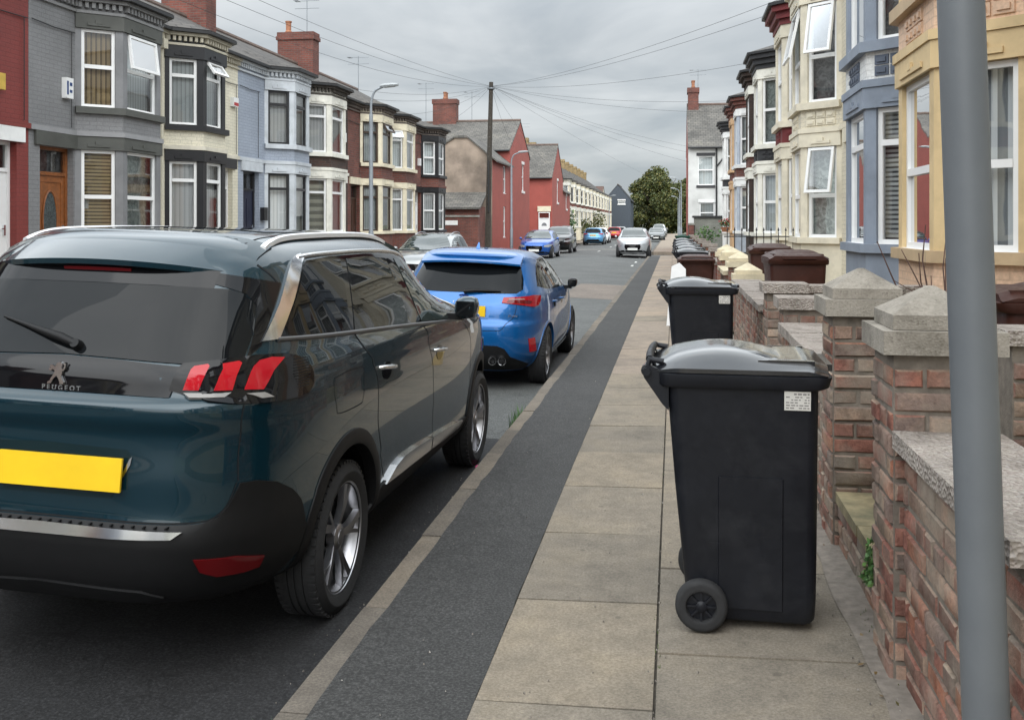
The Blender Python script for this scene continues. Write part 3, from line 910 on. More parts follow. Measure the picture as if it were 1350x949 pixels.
# ---- generic hatchback family -----------------------------------------------------------
HATCH_ROWS = [(.18, .78, -.60, 3.40), (.28, .868, -.77, 3.52), (.40, .902, -.815, 3.56), (.55, .912, -.825, 3.56), (.68, .910, -.812, 3.54), (.74, .908, -.775, 3.50), (.80, .904, -.765, 3.44),
              (.90, .890, -.735, 3.16), (.955, .876, -.70, 2.75), (1.00, .858, -.665, 2.40), (1.05, .834, -.62, 2.16), (1.15, .786, -.52, 1.86), (1.25, .732, -.42, 1.60),
              (1.32, .690, -.36, 1.42), (1.36, .655, -.40, 1.28), (1.39, .622, -.42, 1.14), (1.42, .575, -.36, .95), (1.44, .50, -.22, .78), (1.455, .38, -.02, .60), (1.463, .15, .15, .35)]
def hatch_shape(sx=1, sy=1, sz=1):
    return CarShape(HATCH_ROWS, [(.1, 1.35), (.9, 1.35), (1.0, 1.1), (1.15, .85), (1.32, .55), (1.47, .25)], [(.1, 4), (.6, 4.6), (1, 4.6), (1.3, 4.2), (1.42, 3), (1.47, 2.5)],
                    [(.1, 3.0), (.9, 3.2), (1.0, 3.6), (1.3, 4.4), (1.42, 3.2), (1.47, 2.5)], sx, sy, sz)

def hatch(label, paint, loc, yaw=0, roll=0, sx=1, sy=1, sz=1, lod=0, plate_r=None, plate_f='none', hero=False, group=None, rails=False, face=M_ALU):
    """mid-size hatchback; lod 0 near, 1 middle distance, 2 far"""
    sh = hatch_shape(sx, sy, sz)
    root = thing('parked_car', label, 'car', group=group)
    root.location = loc; root.rotation_euler = (0, roll, -yaw)
    st = .05 if lod == 0 else .12
    X = lambda pts: [(k, (a * sx if k in 'rf' else a * sy), z * sz) for k, a, z in pts]
    body = body_loft(sh, 80 if lod == 0 else 36, 36 if lod == 0 else 18).build('body', [paint], root, sharp=30, uv=False)
    AZ, R = .325, .325
    wys = (0.0, 2.70 * sy)
    cut_arches(body, [(s, y, AZ) for s in (1, -1) for y in wys], .36, sh.w(.4) - .36)
    for s in (1, -1):
        for y in wys:
            make_wheel(root, s * (sh.w(.45) - .115), y, s, R, .228, .21, 'twin' if lod == 0 else 'far', R - .005, 56 if lod == 0 else 24, face=face)
    if lod == 0:
        for y in wys: arch_ring('wheel_arch_trim', sh, y, AZ, .357, .385, paint, root, .008)
    both = lambda h: both_poly(sh, X(h))
    # lower black parts
    raw_patch('rear_valance', sh, both([('r', 0, .205), ('r', .66, .205), ('r', .72, .26), ('r', .56, .36), ('r', .50, .445), ('r', .42, .475), ('r', 0, .48)]), M_BLACKPL, root, off=.008, step=st)
    patch('side_skirt', sh, X([('s', .40, .205), ('s', 2.30, .205), ('s', 2.30, .27), ('s', .40, .27)]), M_BLACKPL, root, True, off=.010, step=.12)
    raw_patch('rear_window', sh, both([('r', 0, 1.008), ('r', .3, 1.005), ('r', .58, 1.012), ('r', .64, 1.05), ('r', .62, 1.16), ('r', .575, 1.27), ('r', .50, 1.315), ('r', 0, 1.335)]), M_PRIV, root, off=.004, step=st)
    if lod < 2:
        seam_part('tailgate_seam', sh, [X([('r', .61, .99), ('r', .60, .90), ('r', .58, .78), ('r', .50, .70), ('r', .46, .645), ('r', .40, .63), ('r', .2, .625), ('r', 0, .625)])], root)
    lp = X([('r', .44, .915), ('r', .45, .968), ('r', .60, .974), ('r', .72, .985), ('s', -.42, .99), ('s', -.25, .98), ('s', -.29, .925), ('s', -.36, .885), ('s', -.47, .87), ('r', .74, .875), ('r', .62, .898)])
    lamps = patch('tail_light', sh, lp, M_RED, root, True, off=.010, step=st, skirt=.012)
    if lod == 0:
        for sg, lam in zip((1, -1), lamps):
            mb = MB(); patch_mb(mb, sh, X([('r', .49, .92), ('r', .50, .938), ('r', .70, .94), ('r', .74, .925), ('r', .72, .902), ('r', .62, .91)]), off=.0125, step=.05, sign=sg); mb.build('light_bar', M_REDDARK, lam, uv=False)
            mb = MB(); patch_mb(mb, sh, X([('r', .505, .944), ('r', .51, .954), ('r', .66, .957), ('r', .67, .947)]), off=.0125, step=.05, sign=sg); mb.build('reverse_light', M_LAMPC, lam, uv=False)
        patch('reflector', sh, X([('r', .745, .40), ('r', .735, .545), ('r', .79, .55), ('r', .80, .40)]), M_REDB, root, True, off=.008, step=.05)
    if plate_r is not None:
        raw_patch('plate_recess', sh, both([('r', 0, .74), ('r', .30, .74), ('r', .34, .875), ('r', 0, .885)]), paint, root, off=.001, step=.1)
        plate_part(root, plate_r, sh.yr(.80 * sz) - .016, .825 * sz, M_PLATEY)
    # glasshouse
    patch('window_surround', sh, X([('s', -.23, 1.075), ('s', -.10, 1.20), ('s', .05, 1.29), ('s', .25, 1.345), ('s', .7, 1.362), ('s', 1.1, 1.325), ('s', 1.4, 1.245), ('s', 1.7, 1.12), ('s', 1.90, 1.01), ('s', 1.3, 1.00), ('s', .6, 1.01), ('s', .1, 1.03)]), M_GLOSSBLK, root, True, off=.002, step=st)
    patch('side_window', sh, X([('s', -.19, 1.083), ('s', -.07, 1.20), ('s', .07, 1.28), ('s', .26, 1.33), ('s', .62, 1.345), ('s', .67, 1.018), ('s', .12, 1.04)]), M_PRIV, root, True, off=.005, step=st)
    patch('side_window', sh, X([('s', .78, 1.015), ('s', .72, 1.345), ('s', 1.08, 1.312), ('s', 1.38, 1.235), ('s', 1.67, 1.115), ('s', 1.82, 1.018), ('s', 1.3, 1.01)]), M_CLEARG, root, True, off=.005, step=st)
    if lod < 2:
        seam_part('door_seam', sh, [X([('s', .14, 1.02), ('s', .24, .85), ('s', .30, .70), ('s', .38, .55), ('s', .42, .30)]), X([('s', .72, 1.0), ('s', .76, .8), ('s', .78, .3)]), X([('s', 1.92, .98), ('s', 1.98, .8), ('s', 1.95, .3)])], root)
        handle_part(sh, .30 * sy, .48 * sy, .88 * sz, .872 * sz, root, paint)
        handle_part(sh, 1.0 * sy, 1.18 * sy, .868 * sz, .86 * sz, root, paint)
    mirror_part(sh, 1.60 * sy, 1.02 * sz, root, M_GLOSSBLK if hero else paint, w=.12, h=.12)
    front_parts(sh, root, (3.56 * sy, .80 * sz, .96 * sz), 1.0, paint, plate=plate_f, hl=.7, gl=(.40 * sz, .66 * sz))
    if rails:
        for sg in (1, -1):
            mb = MB(); q = []
            for y, dz in ((-.2, .0), (-.1, .035), (.3, .045), (.7, .04), (.95, .0)):
                p = sh.top(.53 * sx, y * sy); q.append((sg * p.x, p.y, p.z + dz))
            mb.tube(bez(q, 4), .015, 6); mb.build('roof_rail', M_ALU, root, uv=False)
    if hero:
        for sg in (1, -1):
            mb = MB()
            for k in (0, 1):
                M = Matrix.Translation((sg * (.36 + .105 * k), -.80, .325)) @ Matrix.Rotation(PI / 2, 4, 'X')
                mb.lathe([(.030, -.12), (.030, .0), (.040, .018), (.046, .018), (.046, -.10)], 24, M)
            mb.build('exhaust_pipe', M_CHROME, root, uv=False)
        mb = MB(); p = sh.top(0, .05)
        mb.loft([[(x * w_, p.y + y, p.z + z) for x, w_ in ((-1, .022 * t), (1, .022 * t))] + [(0, p.y + y + .05, p.z + z)] for y, z, t in ((-.03, -.01, 1.2), (.0, .03, .7), (.02, .065, .25))])
        mb.build('aerial_fin', paint, root, uv=False)
        mb = MB(); yb = sh.pt(0, .985).y
        mb.lathe([(.001, 0), (.055, 0), (.06, -.006), (.05, -.008)], 24, Matrix.Translation((0, yb + .002, .985)) @ Matrix.Rotation(PI / 2, 4, 'X') @ Matrix.Scale(.42, 4, (0, 1, 0)))
        bd = mb.build('badge', gloss('badge_blue', (.01, .03, .16), .15), root, uv=False)
        text_part('badge_script', 'Ford', .036, Matrix.Translation((0, yb - .012, .985)) @ Matrix.Rotation(PI / 2, 4, 'X'), M_CHROME, bd, .001)
        text_part('lettering', 'F   O   C   U   S', .032, Matrix.Translation((0, sh.pt(0, .925).y - .006, .925)) @ Matrix.Rotation(PI / 2 - .1, 4, 'X'), M_CHROME, root, .002)
        text_part('lettering', 'ST-LINE', .03, Matrix.Translation((.55, sh.pt(sh.to_s('r', .55, .80), .80).y - .010, .80)) @ Matrix.Rotation(.25, 4, 'Z') @ Matrix.Rotation(PI / 2, 4, 'X'), M_CHROME, root, .002)
        # small roof spoiler lip and rear wiper
        mb = MB(); rings = []
        for k in range(17):
            u = -1 + 2 * k / 16; x = .56 * u; tip = -.50 + .12 * abs(u) ** 3; zt = 1.365 - .03 * u * u; t0 = sh.top(x * .98, -.15)
            rings.append([(x, t0.y, t0.z + .003), (x, (t0.y + tip) / 2, (t0.z + zt) / 2 + .012), (x, tip, zt), (x, tip, zt - .02), (x, tip + .06, zt - .03), (x, t0.y, zt - .05)])
        mb.loft(rings, True, True); mb.build('roof_spoiler', paint, root, uv=False, sharp=50)
        mb = MB(); gp = lambda x, z, o: tuple(sh.pt(sh.to_s('r', x, z), z) + sh.nrm(sh.to_s('r', x, z), z) * o)
        mb.tube([gp(0, 1.02, .03), gp(.12, 1.035, .03), gp(.40, 1.045, .015)], [.022, .02, .006], 8); mb.build('wiper', M_BLACKPL, root, uv=False)
    return root
# ------------------------------------------------------------------ ground, road, pavement
KX, SX = -1.28, -.66            # kerb edge, slab edge
LKX = -8.15                     # far kerb
def pave_z(x): return .018 * x
def road_z(x):
    u = (x + 4.715) / 3.435
    return -.22 + .09 * max(0, 1 - u * u)

def asphalt(name, base, grain=220, patchy=.18, tint=(1, 1, 1), wear=None):
    m, nt, b = new_mat(name)
    co = posco(nt)
    g = noise(nt, grain, 3, co, .7); p = noise(nt, .7, 6, co, .6); q = noise(nt, 9, 5, co, .65)
    r = ramp(nt, [(.38, mul(base, .58)), (.5, base), (.60, mul(base, 1.5)), (.68, mul(base, 2.1))]); nt.links.new(g, r.inputs[0])
    rp = ramp(nt, [(.3, (1 - patchy,) * 3), (.7, (1 + patchy,) * 3)]); nt.links.new(p, rp.inputs[0])
    rq = ramp(nt, [(.3, (.85,) * 3), (.7, (1.15,) * 3)]); nt.links.new(q, rq.inputs[0])
    c = mix(nt, mix(nt, r.outputs[0], rp.outputs[0], 1, 'MULTIPLY'), rq.outputs[0], 1, 'MULTIPLY')
    # pale specks of grit and chewing gum
    v = N(nt, 'ShaderNodeTexVoronoi'); v.inputs['Scale'].default_value = 5.5; nt.links.new(co, v.inputs['Vector'])
    rs = ramp(nt, [(.035, (1, 1, 1)), (.055, (0, 0, 0))]); nt.links.new(v.outputs['Distance'], rs.inputs[0])
    n3 = noise(nt, 2.3, 2, co); r3 = ramp(nt, [(.52, (0, 0, 0)), (.6, (.8, .8, .8))]); nt.links.new(n3, r3.inputs[0])
    c = mix(nt, c, mul(base, 3.2), mix(nt, rs.outputs[0], r3.outputs[0], 1, 'MULTIPLY'))
    # fine cracks
    v2 = N(nt, 'ShaderNodeTexVoronoi', feature='DISTANCE_TO_EDGE'); v2.inputs['Scale'].default_value = .55
    wv = N(nt, 'ShaderNodeVectorMath', operation='ADD')
    nw = N(nt, 'ShaderNodeTexNoise'); nw.inputs['Scale'].default_value = 2.2; nw.inputs['Detail'].default_value = 6; nt.links.new(co, nw.inputs['Vector'])
    sc = N(nt, 'ShaderNodeVectorMath', operation='SCALE'); sc.inputs['Scale'].default_value = .9; nt.links.new(nw.outputs['Color'], sc.inputs[0])
    nt.links.new(co, wv.inputs[0]); nt.links.new(sc.outputs[0], wv.inputs[1]); nt.links.new(wv.outputs[0], v2.inputs['Vector'])
    rc = ramp(nt, [(.002, (1, 1, 1)), (.006, (0, 0, 0))]); nt.links.new(v2.outputs['Distance'], rc.inputs[0])
    c = mix(nt, c, mul(base, .45), mix(nt, rc.outputs[0], (.6, .6, .6), 1, 'MULTIPLY'))
    nt.links.new(c, b.inputs['Base Color'])
    b.inputs['Roughness'].default_value = .78
    b.inputs['Specular IOR Level'].default_value = .35
    bump(nt, b, g, .5, .004)
    return m

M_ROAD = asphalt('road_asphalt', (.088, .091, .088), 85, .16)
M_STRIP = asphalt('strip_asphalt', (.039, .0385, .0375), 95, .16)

def slab_mat(name, c, island=.10):
    m, nt, b = new_mat(name)
    co = posco(nt)
    g = N(nt, 'ShaderNodeNewGeometry')
    ri = ramp(nt, [(0, mul(c, 1 - island)), (.5, c), (1, mul((c[0] * 1.03, c[1], c[2] * .95), 1 + island))]); nt.links.new(g.outputs['Random Per Island'], ri.inputs[0])
    n1 = noise(nt, 2.6, 7, co, .65); n2 = noise(nt, 95, 4, co, .75); n3 = noise(nt, 11, 6, co, .65)
    r1 = ramp(nt, [(.28, (.74, .75, .76)), (.5, (1, 1, 1)), (.74, (1.16, 1.14, 1.08))]); nt.links.new(n1, r1.inputs[0])
    r2 = ramp(nt, [(.36, (.76,) * 3), (.5, (1,) * 3), (.64, (1.26,) * 3)]); nt.links.new(n2, r2.inputs[0])
    r3 = ramp(nt, [(.32, (.87, .865, .86)), (.66, (1.09,) * 3)]); nt.links.new(n3, r3.inputs[0])
    o = mix(nt, mix(nt, mix(nt, ri.outputs[0], r1.outputs[0], 1, 'MULTIPLY'), r2.outputs[0], 1, 'MULTIPLY'), r3.outputs[0], 1, 'MULTIPLY')
    v = N(nt, 'ShaderNodeTexVoronoi'); v.inputs['Scale'].default_value = 3.1; nt.links.new(co, v.inputs['Vector'])
    rs = ramp(nt, [(.04, (1, 1, 1)), (.06, (0, 0, 0))]); nt.links.new(v.outputs['Distance'], rs.inputs[0])
    o = mix(nt, o, mul(c, .45), mix(nt, rs.outputs[0], (.55,) * 3, 1, 'MULTIPLY'))
    nt.links.new(o, b.inputs['Base Color'])
    b.inputs['Roughness'].default_value = .85; b.inputs['Specular IOR Level'].default_value = .3
    bump(nt, b, n2, .5, .003)
    return m

M_SLAB = slab_mat('slab_buff', (.198, .172, .138))
M_SLABP = slab_mat('slab_pink', (.255, .21, .168))
M_KERB = slab_mat('kerb_stone', (.140, .122, .102), .18)
M_JOINT = plain('joint_dirt', (.055, .047, .036), .95, var=.4, scale=20)
M_CONC = plain('old_concrete', (.26, .25, .22), .9, var=.22, scale=9, bumps=.5, bscale=120, dirt=(.12, .115, .10))
M_SOIL = plain('soil', (.07, .055, .04), .95, var=.3, scale=8)

# one big sheet to the horizon
mb = MB(); mb.quad((-900, -300, -.42), (900, -300, -.42), (900, 2500, -.42), (-900, 2500, -.42))
tag(mb.build('ground', plain('rough_ground', (.10, .11, .07), .95, var=.3, scale=.2)), kind='structure')

mb = MB()
xs = [KX + (LKX - KX) * i / 20 for i in range(21)]
ys = [-45, -20, -5, 0, 3, 6, 10, 16, 25, 40, 70, 120, 240]
G = [[mb.v((x, y, road_z(x))) for x in xs] for y in ys]
for i in range(len(ys) - 1):
    for j in range(20): mb.f([G[i][j], G[i][j + 1], G[i + 1][j + 1], G[i + 1][j]], True)
tag(mb.build('road', M_ROAD), kind='structure')

def sheet(name, x0, x1, y0, y1, mat, dz=.004, nx=6):
    mb = MB()
    xs = [x0 + (x1 - x0) * i / nx for i in range(nx + 1)]
    for i in range(nx):
        mb.quad((xs[i], y0, road_z(xs[i]) + dz), (xs[i + 1], y0, road_z(xs[i + 1]) + dz), (xs[i + 1], y1, road_z(xs[i + 1]) + dz), (xs[i], y1, road_z(xs[i]) + dz))
    return tag(mb.build(name, mat), kind='structure')
sheet('road_repair_or_shade', -2.7, KX - .02, 23.5, 29, asphalt('repair_tar', (.15, .125, .105), 120, .2))
sheet('road_repair_or_shade', -8.0, KX - .02, 67.2, 68.0, asphalt('repair_pale', (.25, .23, .20), 60, .1))
sheet('road_repair_or_shade', -4.3, KX - .006, -6, 8.1, asphalt('tarmac_shaded', (.020, .020, .021), 85, .2))  # darker tarmac, with the parked SUV's shade put into its colour
sheet('road_repair_or_shade', -1.9, -1.36, 11.5, 15.0, asphalt('repair_dark', (.062, .062, .063), 120, .1))
M_PAINT = plain('road_paint', (.55, .55, .52), .7, var=.25, scale=30)
for x, y, w, l in ((-1.75, 42, .10, 1.2), (-1.75, 46, .10, 1.2), (-1.75, 52, .1, 1.2), (-4.7, 62, .1, 2), (-4.7, 74, .1, 2), (-4.7, 80, .1, 2)):
    sheet('road_marking', x - w / 2, x + w / 2, y, y + l, M_PAINT, .008, 1)

# kerbs
def kerb_run(y0, y1, x0, x1, zt, zb, L=.91):
    mb = MB(); y = y0
    while y < y1:
        l = min(L * random.uniform(.85, 1.1), y1 - y); j = random.uniform(-.006, .006)
        mb.box(x0 + j, x1, y + .004, y + l - .004, zb, zt + random.uniform(-.004, .004)); y += l
    return tag(mb.build('kerb', M_KERB, bevel=.018, seg=3), kind='structure')
kerb_run(-8, 50, KX, KX + .115, pave_z(KX) + .002, -.30)
kerb_run(58, 150, KX, KX + .125, pave_z(KX), -.30, 2)
kerb_run(-8, 64, LKX - .125, LKX, -.06, -.30)
kerb_run(74, 200, LKX - .125, LKX, -.06, -.30, 2)
# tarmac strip with a ragged edge against the kerb
mb = MB(); prev = None
y = -8.0
while y < 50:
    a = KX + .105 - .004 + .004 * math.sin(y * 3.1) + random.uniform(-.006, .006); b_ = SX + .003 + random.uniform(-.004, .004)
    row = [mb.v((a, y, pave_z(a) + .005)), mb.v(((a + b_) / 2, y, pave_z((a + b_) / 2) + .002)), mb.v((b_, y, pave_z(b_) + .001))]
    if prev: mb.f([prev[0], prev[1], row[1], row[0]]); mb.f([prev[1], prev[2], row[2], row[1]])
    prev = row; y += .12 if y < 14 else .6
tag(mb.build('tarmac_strip', M_STRIP), kind='structure')
# bedding under slabs
mb = MB(); mb.quad((KX + .11, -8, pave_z(KX) - .012), (.85, -8, pave_z(.85) - .012), (.85, 50, pave_z(.85) - .012), (KX + .11, 50, pave_z(KX) - .012))
tag(mb.build('pavement_bed', M_JOINT), kind='structure')
def slabs(mb, x0, x1, ystart, yend, L=.915, jit=.003):
    y = ystart
    while y < yend:
        l = L
        if random.random() < .12: l = L * .66
        if jit: j = [random.uniform(-.0035, .0035) for _ in range(4)]
        mb.mi = 1 if y > 8.4 + .6 * math.sin(x0 * 9) and random.random() < .93 else 0
        g = .0045
        P = [(x0 + g, y + g), (x1 - g, y + g), (x1 - g, y + l - g), (x0 + g, y + l - g)]
        top = [mb.v((px, py, pave_z(px) + j[k])) for k, (px, py) in enumerate(P)]
        low = [mb.v((px, py, pave_z(px) - .05)) for px, py in P]
        mb.f(top)
        for k in range(4): mb.f([low[k], low[(k + 1) % 4], top[(k + 1) % 4], top[k]])
        y += l
mb = MB()
slabs(mb, SX, -.0635, -7.74, 50); slabs(mb, -.0625, .70, -7.3, 50)
tag(mb.build('pavement', [M_SLAB, M_SLABP], bevel=.006, seg=2), kind='structure')
mb = MB(); prev = None; y = -8
while y < 50:
    row = [mb.v((.672 + .010 * math.sin(y * 4) + random.uniform(-.008, .008), y, pave_z(.68) + .0055)), mb.v((.83, y, pave_z(.8) + .016))]
    if prev: mb.f([prev[0], prev[1], row[1], row[0]])
    prev = row; y += .15
tag(mb.build('wall_foot_mortar', plain('mortar_fillet', (.19, .165, .14), .95, var=.25, scale=25, bumps=.5, bscale=70)), kind='structure')
# far pavement beyond the side street, left pavement
def pave_sheet(name, x0, x1, y0, y1, z, mat):
    mb = MB(); mb.box(x0, x1, y0, y1, z - .3, z); return tag(mb.build(name, mat), kind='structure')
M_PAVFAR = slab_mat('pavement_far', (.26, .215, .17))
pave_sheet('pavement', KX + .125, .80, 58, 170, pave_z(-.4), M_PAVFAR)
pave_sheet('pavement', -9.95, LKX - .125, -30, 64, -.065, M_PAVFAR)
pave_sheet('pavement', -9.9, LKX - .125, 74, 200, -.065, M_PAVFAR)
pave_sheet('front_yard', -13.9, -9.95, -30, 49.5, -.02, M_CONC)
pave_sheet('side_road', -60, LKX - .14, 65.3, 72.4, -.2, M_ROAD)
pave_sheet('side_road', KX, 60, 50.5, 57.5, -.19, M_ROAD)
M_GPAV = slab_mat('garden_slabs', (.30, .25, .15), .12)
pave_sheet('front_garden', .98, 4.4, -8, 49, .225, M_GPAV)

# ------------------------------------------------------------------ real bricks for the near walls
def loose_brick_mat():
    m, nt, b = new_mat('old_brick')
    co = posco(nt)
    g = N(nt, 'ShaderNodeNewGeometry')
    r = ramp(nt, [(0, (.185, .082, .065)), (.16, (.24, .108, .083)), (.32, (.20, .105, .083)), (.46, (.165, .122, .104)), (.57, (.29, .205, .155)), (.68, (.235, .158, .127)), (.78, (.118, .096, .086)), (.88, (.285, .118, .075)), (1, (.32, .26, .205))])
    nt.links.new(g.outputs['Random Per Island'], r.inputs[0])
    n1 = noise(nt, 9, 6, co, .65, .6); n2 = noise(nt, 70, 4, co, .7); n3 = noise(nt, 3.2, 5, co, .6)
    r1 = ramp(nt, [(.3, (.55, .5, .48)), (.5, (1, 1, 1)), (.72, (1.35, 1.3, 1.2))]); nt.links.new(n1, r1.inputs[0])
    r2 = ramp(nt, [(.3, (.72,) * 3), (.7, (1.25,) * 3)]); nt.links.new(n2, r2.inputs[0])
    c = mix(nt, mix(nt, r.outputs[0], r1.outputs[0], 1, 'MULTIPLY'), r2.outputs[0], 1, 'MULTIPLY')
    r3 = ramp(nt, [(.44, (0, 0, 0)), (.64, (.75, .75, .75))]); nt.links.new(n3, r3.inputs[0])
    c = mix(nt, c, (.27, .235, .19), r3.outputs[0])                 # smeared lime and weathering
    nt.links.new(c, b.inputs['Base Color']); b.inputs['Roughness'].default_value = .92
    b.inputs['Specular IOR Level'].default_value = .25
    bump(nt, b, n2, .8, .006)
    return m
M_OLDBRICK = loose_brick_mat()
M_MORTAR = plain('old_mortar', (.17, .145, .12), .95, var=.3, scale=18, bumps=.8, bscale=90)
def coping_mat(name='pebbly_coping', cols=((.21, .175, .15), (.37, .33, .29), (.28, .235, .21), (.45, .42, .39)), vs=75):
    m, nt, b = new_mat(name)
    co = posco(nt)
    v = N(nt, 'ShaderNodeTexVoronoi'); v.inputs['Scale'].default_value = vs; nt.links.new(co, v.inputs['Vector'])
    rv = ramp(nt, list(zip((0, .4, .75, 1), cols))); nt.links.new(v.outputs['Color'], rv.inputs[0])
    n1 = noise(nt, 5, 6, co, .65); r1 = ramp(nt, [(.3, (.55, .54, .52)), (.5, (.95,) * 3), (.7, (1.15,) * 3)]); nt.links.new(n1, r1.inputs[0])
    nt.links.new(mix(nt, rv.outputs[0], r1.outputs[0], 1, 'MULTIPLY'), b.inputs['Base Color'])
    b.inputs['Roughness'].default_value = .9
    bump(nt, b, v.outputs['Distance'], .9 if vs < 100 else .35, .012 if vs < 100 else .005)
    return m
M_COPING = coping_mat()
M_CAP = coping_mat('pillar_cap_stone', ((.19, .168, .138), (.30, .272, .232), (.25, .224, .188), (.34, .31, .268)), 130)

def brick_face(mb, F, L, H, t=.014, row=.078, bl=.225, skip=None):
    """bricks on a face; F maps (along, out, up)"""
    nrow = int(H / row)
    for r_ in range(nrow):
        a = -(bl / 2) * (r_ % 2) + random.uniform(-.012, .012)
        header = (r_ % 4 == 3)
        while a < L:
            l = (bl * .5 if header else bl) * random.uniform(.93, 1.06)
            a0, a1 = max(a + .006, .003), min(a + l - .006, L - .003)
            if a1 - a0 > .025:
                z0, z1 = r_ * row + .006 + random.uniform(-.002, .003), (r_ + 1) * row - .006 + random.uniform(-.003, .002)
                o = t * random.uniform(.30, 1.0); tw = random.uniform(-.003, .003)
                P = [(a0, o + tw, z0), (a1, o - tw, z0), (a1, o - tw + random.uniform(-.002, .002), z1), (a0, o + tw, z1)]
                c = .0075
                ctr = ((a0 + a1) / 2, (z0 + z1) / 2)
                inner = [mb.v(F((p[0] + (c if p[0] < ctr[0] else -c) * random.uniform(.7, 1.6), p[1], p[2] + (c if p[2] < ctr[1] else -c) * random.uniform(.6, 1.3)))) for p in P]
                mid = [mb.v(F((p[0] + (.002 if p[0] < ctr[0] else -.002), p[1] - .006, p[2] + (.002 if p[2] < ctr[1] else -.002)))) for p in P]
                back = [mb.v(F((p[0], -.004, p[2]))) for p in P]
                mb.f(inner, True)
                for k in range(4):
                    j = (k + 1) % 4
                    mb.f([mid[k], mid[j], inner[j], inner[k]], True); mb.f([back[k], back[j], mid[j], mid[k]], True)
            a += l

def brick_block(parent, name, x0, x1, y0, y1, z0, z1, faces='WSN', origin=(0, 0, 0)):
    """mortar core plus bricks on the chosen faces: W towards the road, S towards the camera, N away, E garden"""
    ox, oy, oz = origin
    mb = MB(); mb.box(x0 - ox, x1 - ox, y0 - oy, y1 - oy, z0 - oz, z1 - oz)
    core = mb.build(name, M_MORTAR, parent)
    mb = MB(); H = z1 - z0
    FS = {'W': (lambda p: (x0 - p[1] - ox, y0 + p[0] - oy, z0 + p[2] - oz), y1 - y0), 'E': (lambda p: (x1 + p[1] - ox, y0 + p[0] - oy, z0 + p[2] - oz), y1 - y0),
          'S': (lambda p: (x0 + p[0] - ox, y0 - p[1] - oy, z0 + p[2] - oz), x1 - x0), 'N': (lambda p: (x0 + p[0] - ox, y1 + p[1] - oy, z0 + p[2] - oz), x1 - x0)}
    for k in faces: brick_face(mb, FS[k][0], FS[k][1], H)
    return mb.build('brickwork', M_OLDBRICK, core if parent else None, sharp=45, uv=False)

def coping(parent, x0, x1, y0, y1, z0, z1, origin, name='coping', mat=None, slabs_=True):
    ox, oy, oz = origin
    mb = MB(); y = y0; n = max(1, round((y1 - y0) / .62)) if slabs_ else 1
    for k in range(n):
        a, b_ = y0 + (y1 - y0) * k / n, y0 + (y1 - y0) * (k + 1) / n
        j = random.uniform(-.004, .004)
        mb.box(x0 - ox + j, x1 - ox + j, a + .003 - oy, b_ - .003 - oy, z0 - oz, z1 - oz + random.uniform(-.003, .003))
    return mb.build(name, mat or M_COPING, parent, bevel=.014, seg=3)

def garden_wall(label, y0, y1, x0=.785, x1=1.045, zt=.815, real=True, faces='WS', mat=None, group=None, cop=None):
    org = (x0, y0, 0)
    t = thing('garden_wall', label, 'wall', org, group=group)
    if real: brick_block(t, 'wall_body', x0, x1, y0, y1, 0, zt, faces, org)
    else:
        mb = MB(); mb.box(0, x1 - x0, 0, y1 - y0, 0, zt); mb.build('wall_body', mat or BR_OLD, t)
    coping(t, x0 - .05, x1 + .045, y0 - .02, y1 - .002, zt + .002, zt + .062, org, mat=cop)
    return t

def pillar_cap(parent, w, z, mat, flat=False):
    h = w / 2 + .04
    mb = MB()
    mb.box(-h, h, -h, h, z, z + .08)
    c = mb.build('cap', mat, parent, bevel=.010, seg=3)
    if flat: return c
    mb = MB(); k = h - .038
    v0 = [mb.v((sx * k, sy * k, z + .082)) for sx, sy in ((-1, -1), (1, -1), (1, 1), (-1, 1))]
    v1 = [mb.v((sx * k, sy * k, z + .132)) for sx, sy in ((-1, -1), (1, -1), (1, 1), (-1, 1))]
    v2 = [mb.v((sx * .012, sy * .012, z + .225)) for sx, sy in ((-1, -1), (1, -1), (1, 1), (-1, 1))]
    for a, b_ in ((v0, v1), (v1, v2)):
        for i in range(4): mb.f([a[i], a[(i + 1) % 4], b_[(i + 1) % 4], b_[i]])
    mb.f(v2); mb.f(v0[::-1])
    mb.build('cap_pyramid', mat, c, bevel=.008, seg=3)
    return c

def pillar(label, x, y, w=.32, z=1.135, real=True, mat=None, cap=None, group=None, flat=False, faces='WSN'):
    t = thing('gate_pillar', label, 'pillar', (x, y, 0), group=group)
    if real: brick_block(t, 'shaft', x - w / 2, x + w / 2, y - w / 2, y + w / 2, 0, z, faces, (x, y, 0))
    else:
        mb = MB(); mb.box(-w / 2, w / 2, -w / 2, w / 2, 0, z); mb.build('shaft', mat or BR_OLD, t)
    pillar_cap(t, w, z + .002, cap or M_CAP, flat)
    return t
BR_OLD = brick_mat('brick_weathered', (.26, .11, .075), (.17, .085, .065), (.20, .17, .14))
BR_RED = brick_mat('brick_red', (.20, .058, .040), (.13, .042, .032), (.13, .105, .09), var=.38)
BR_DARK = brick_mat('brick_dark', (.085, .045, .034), (.05, .03, .025), (.07, .06, .05))

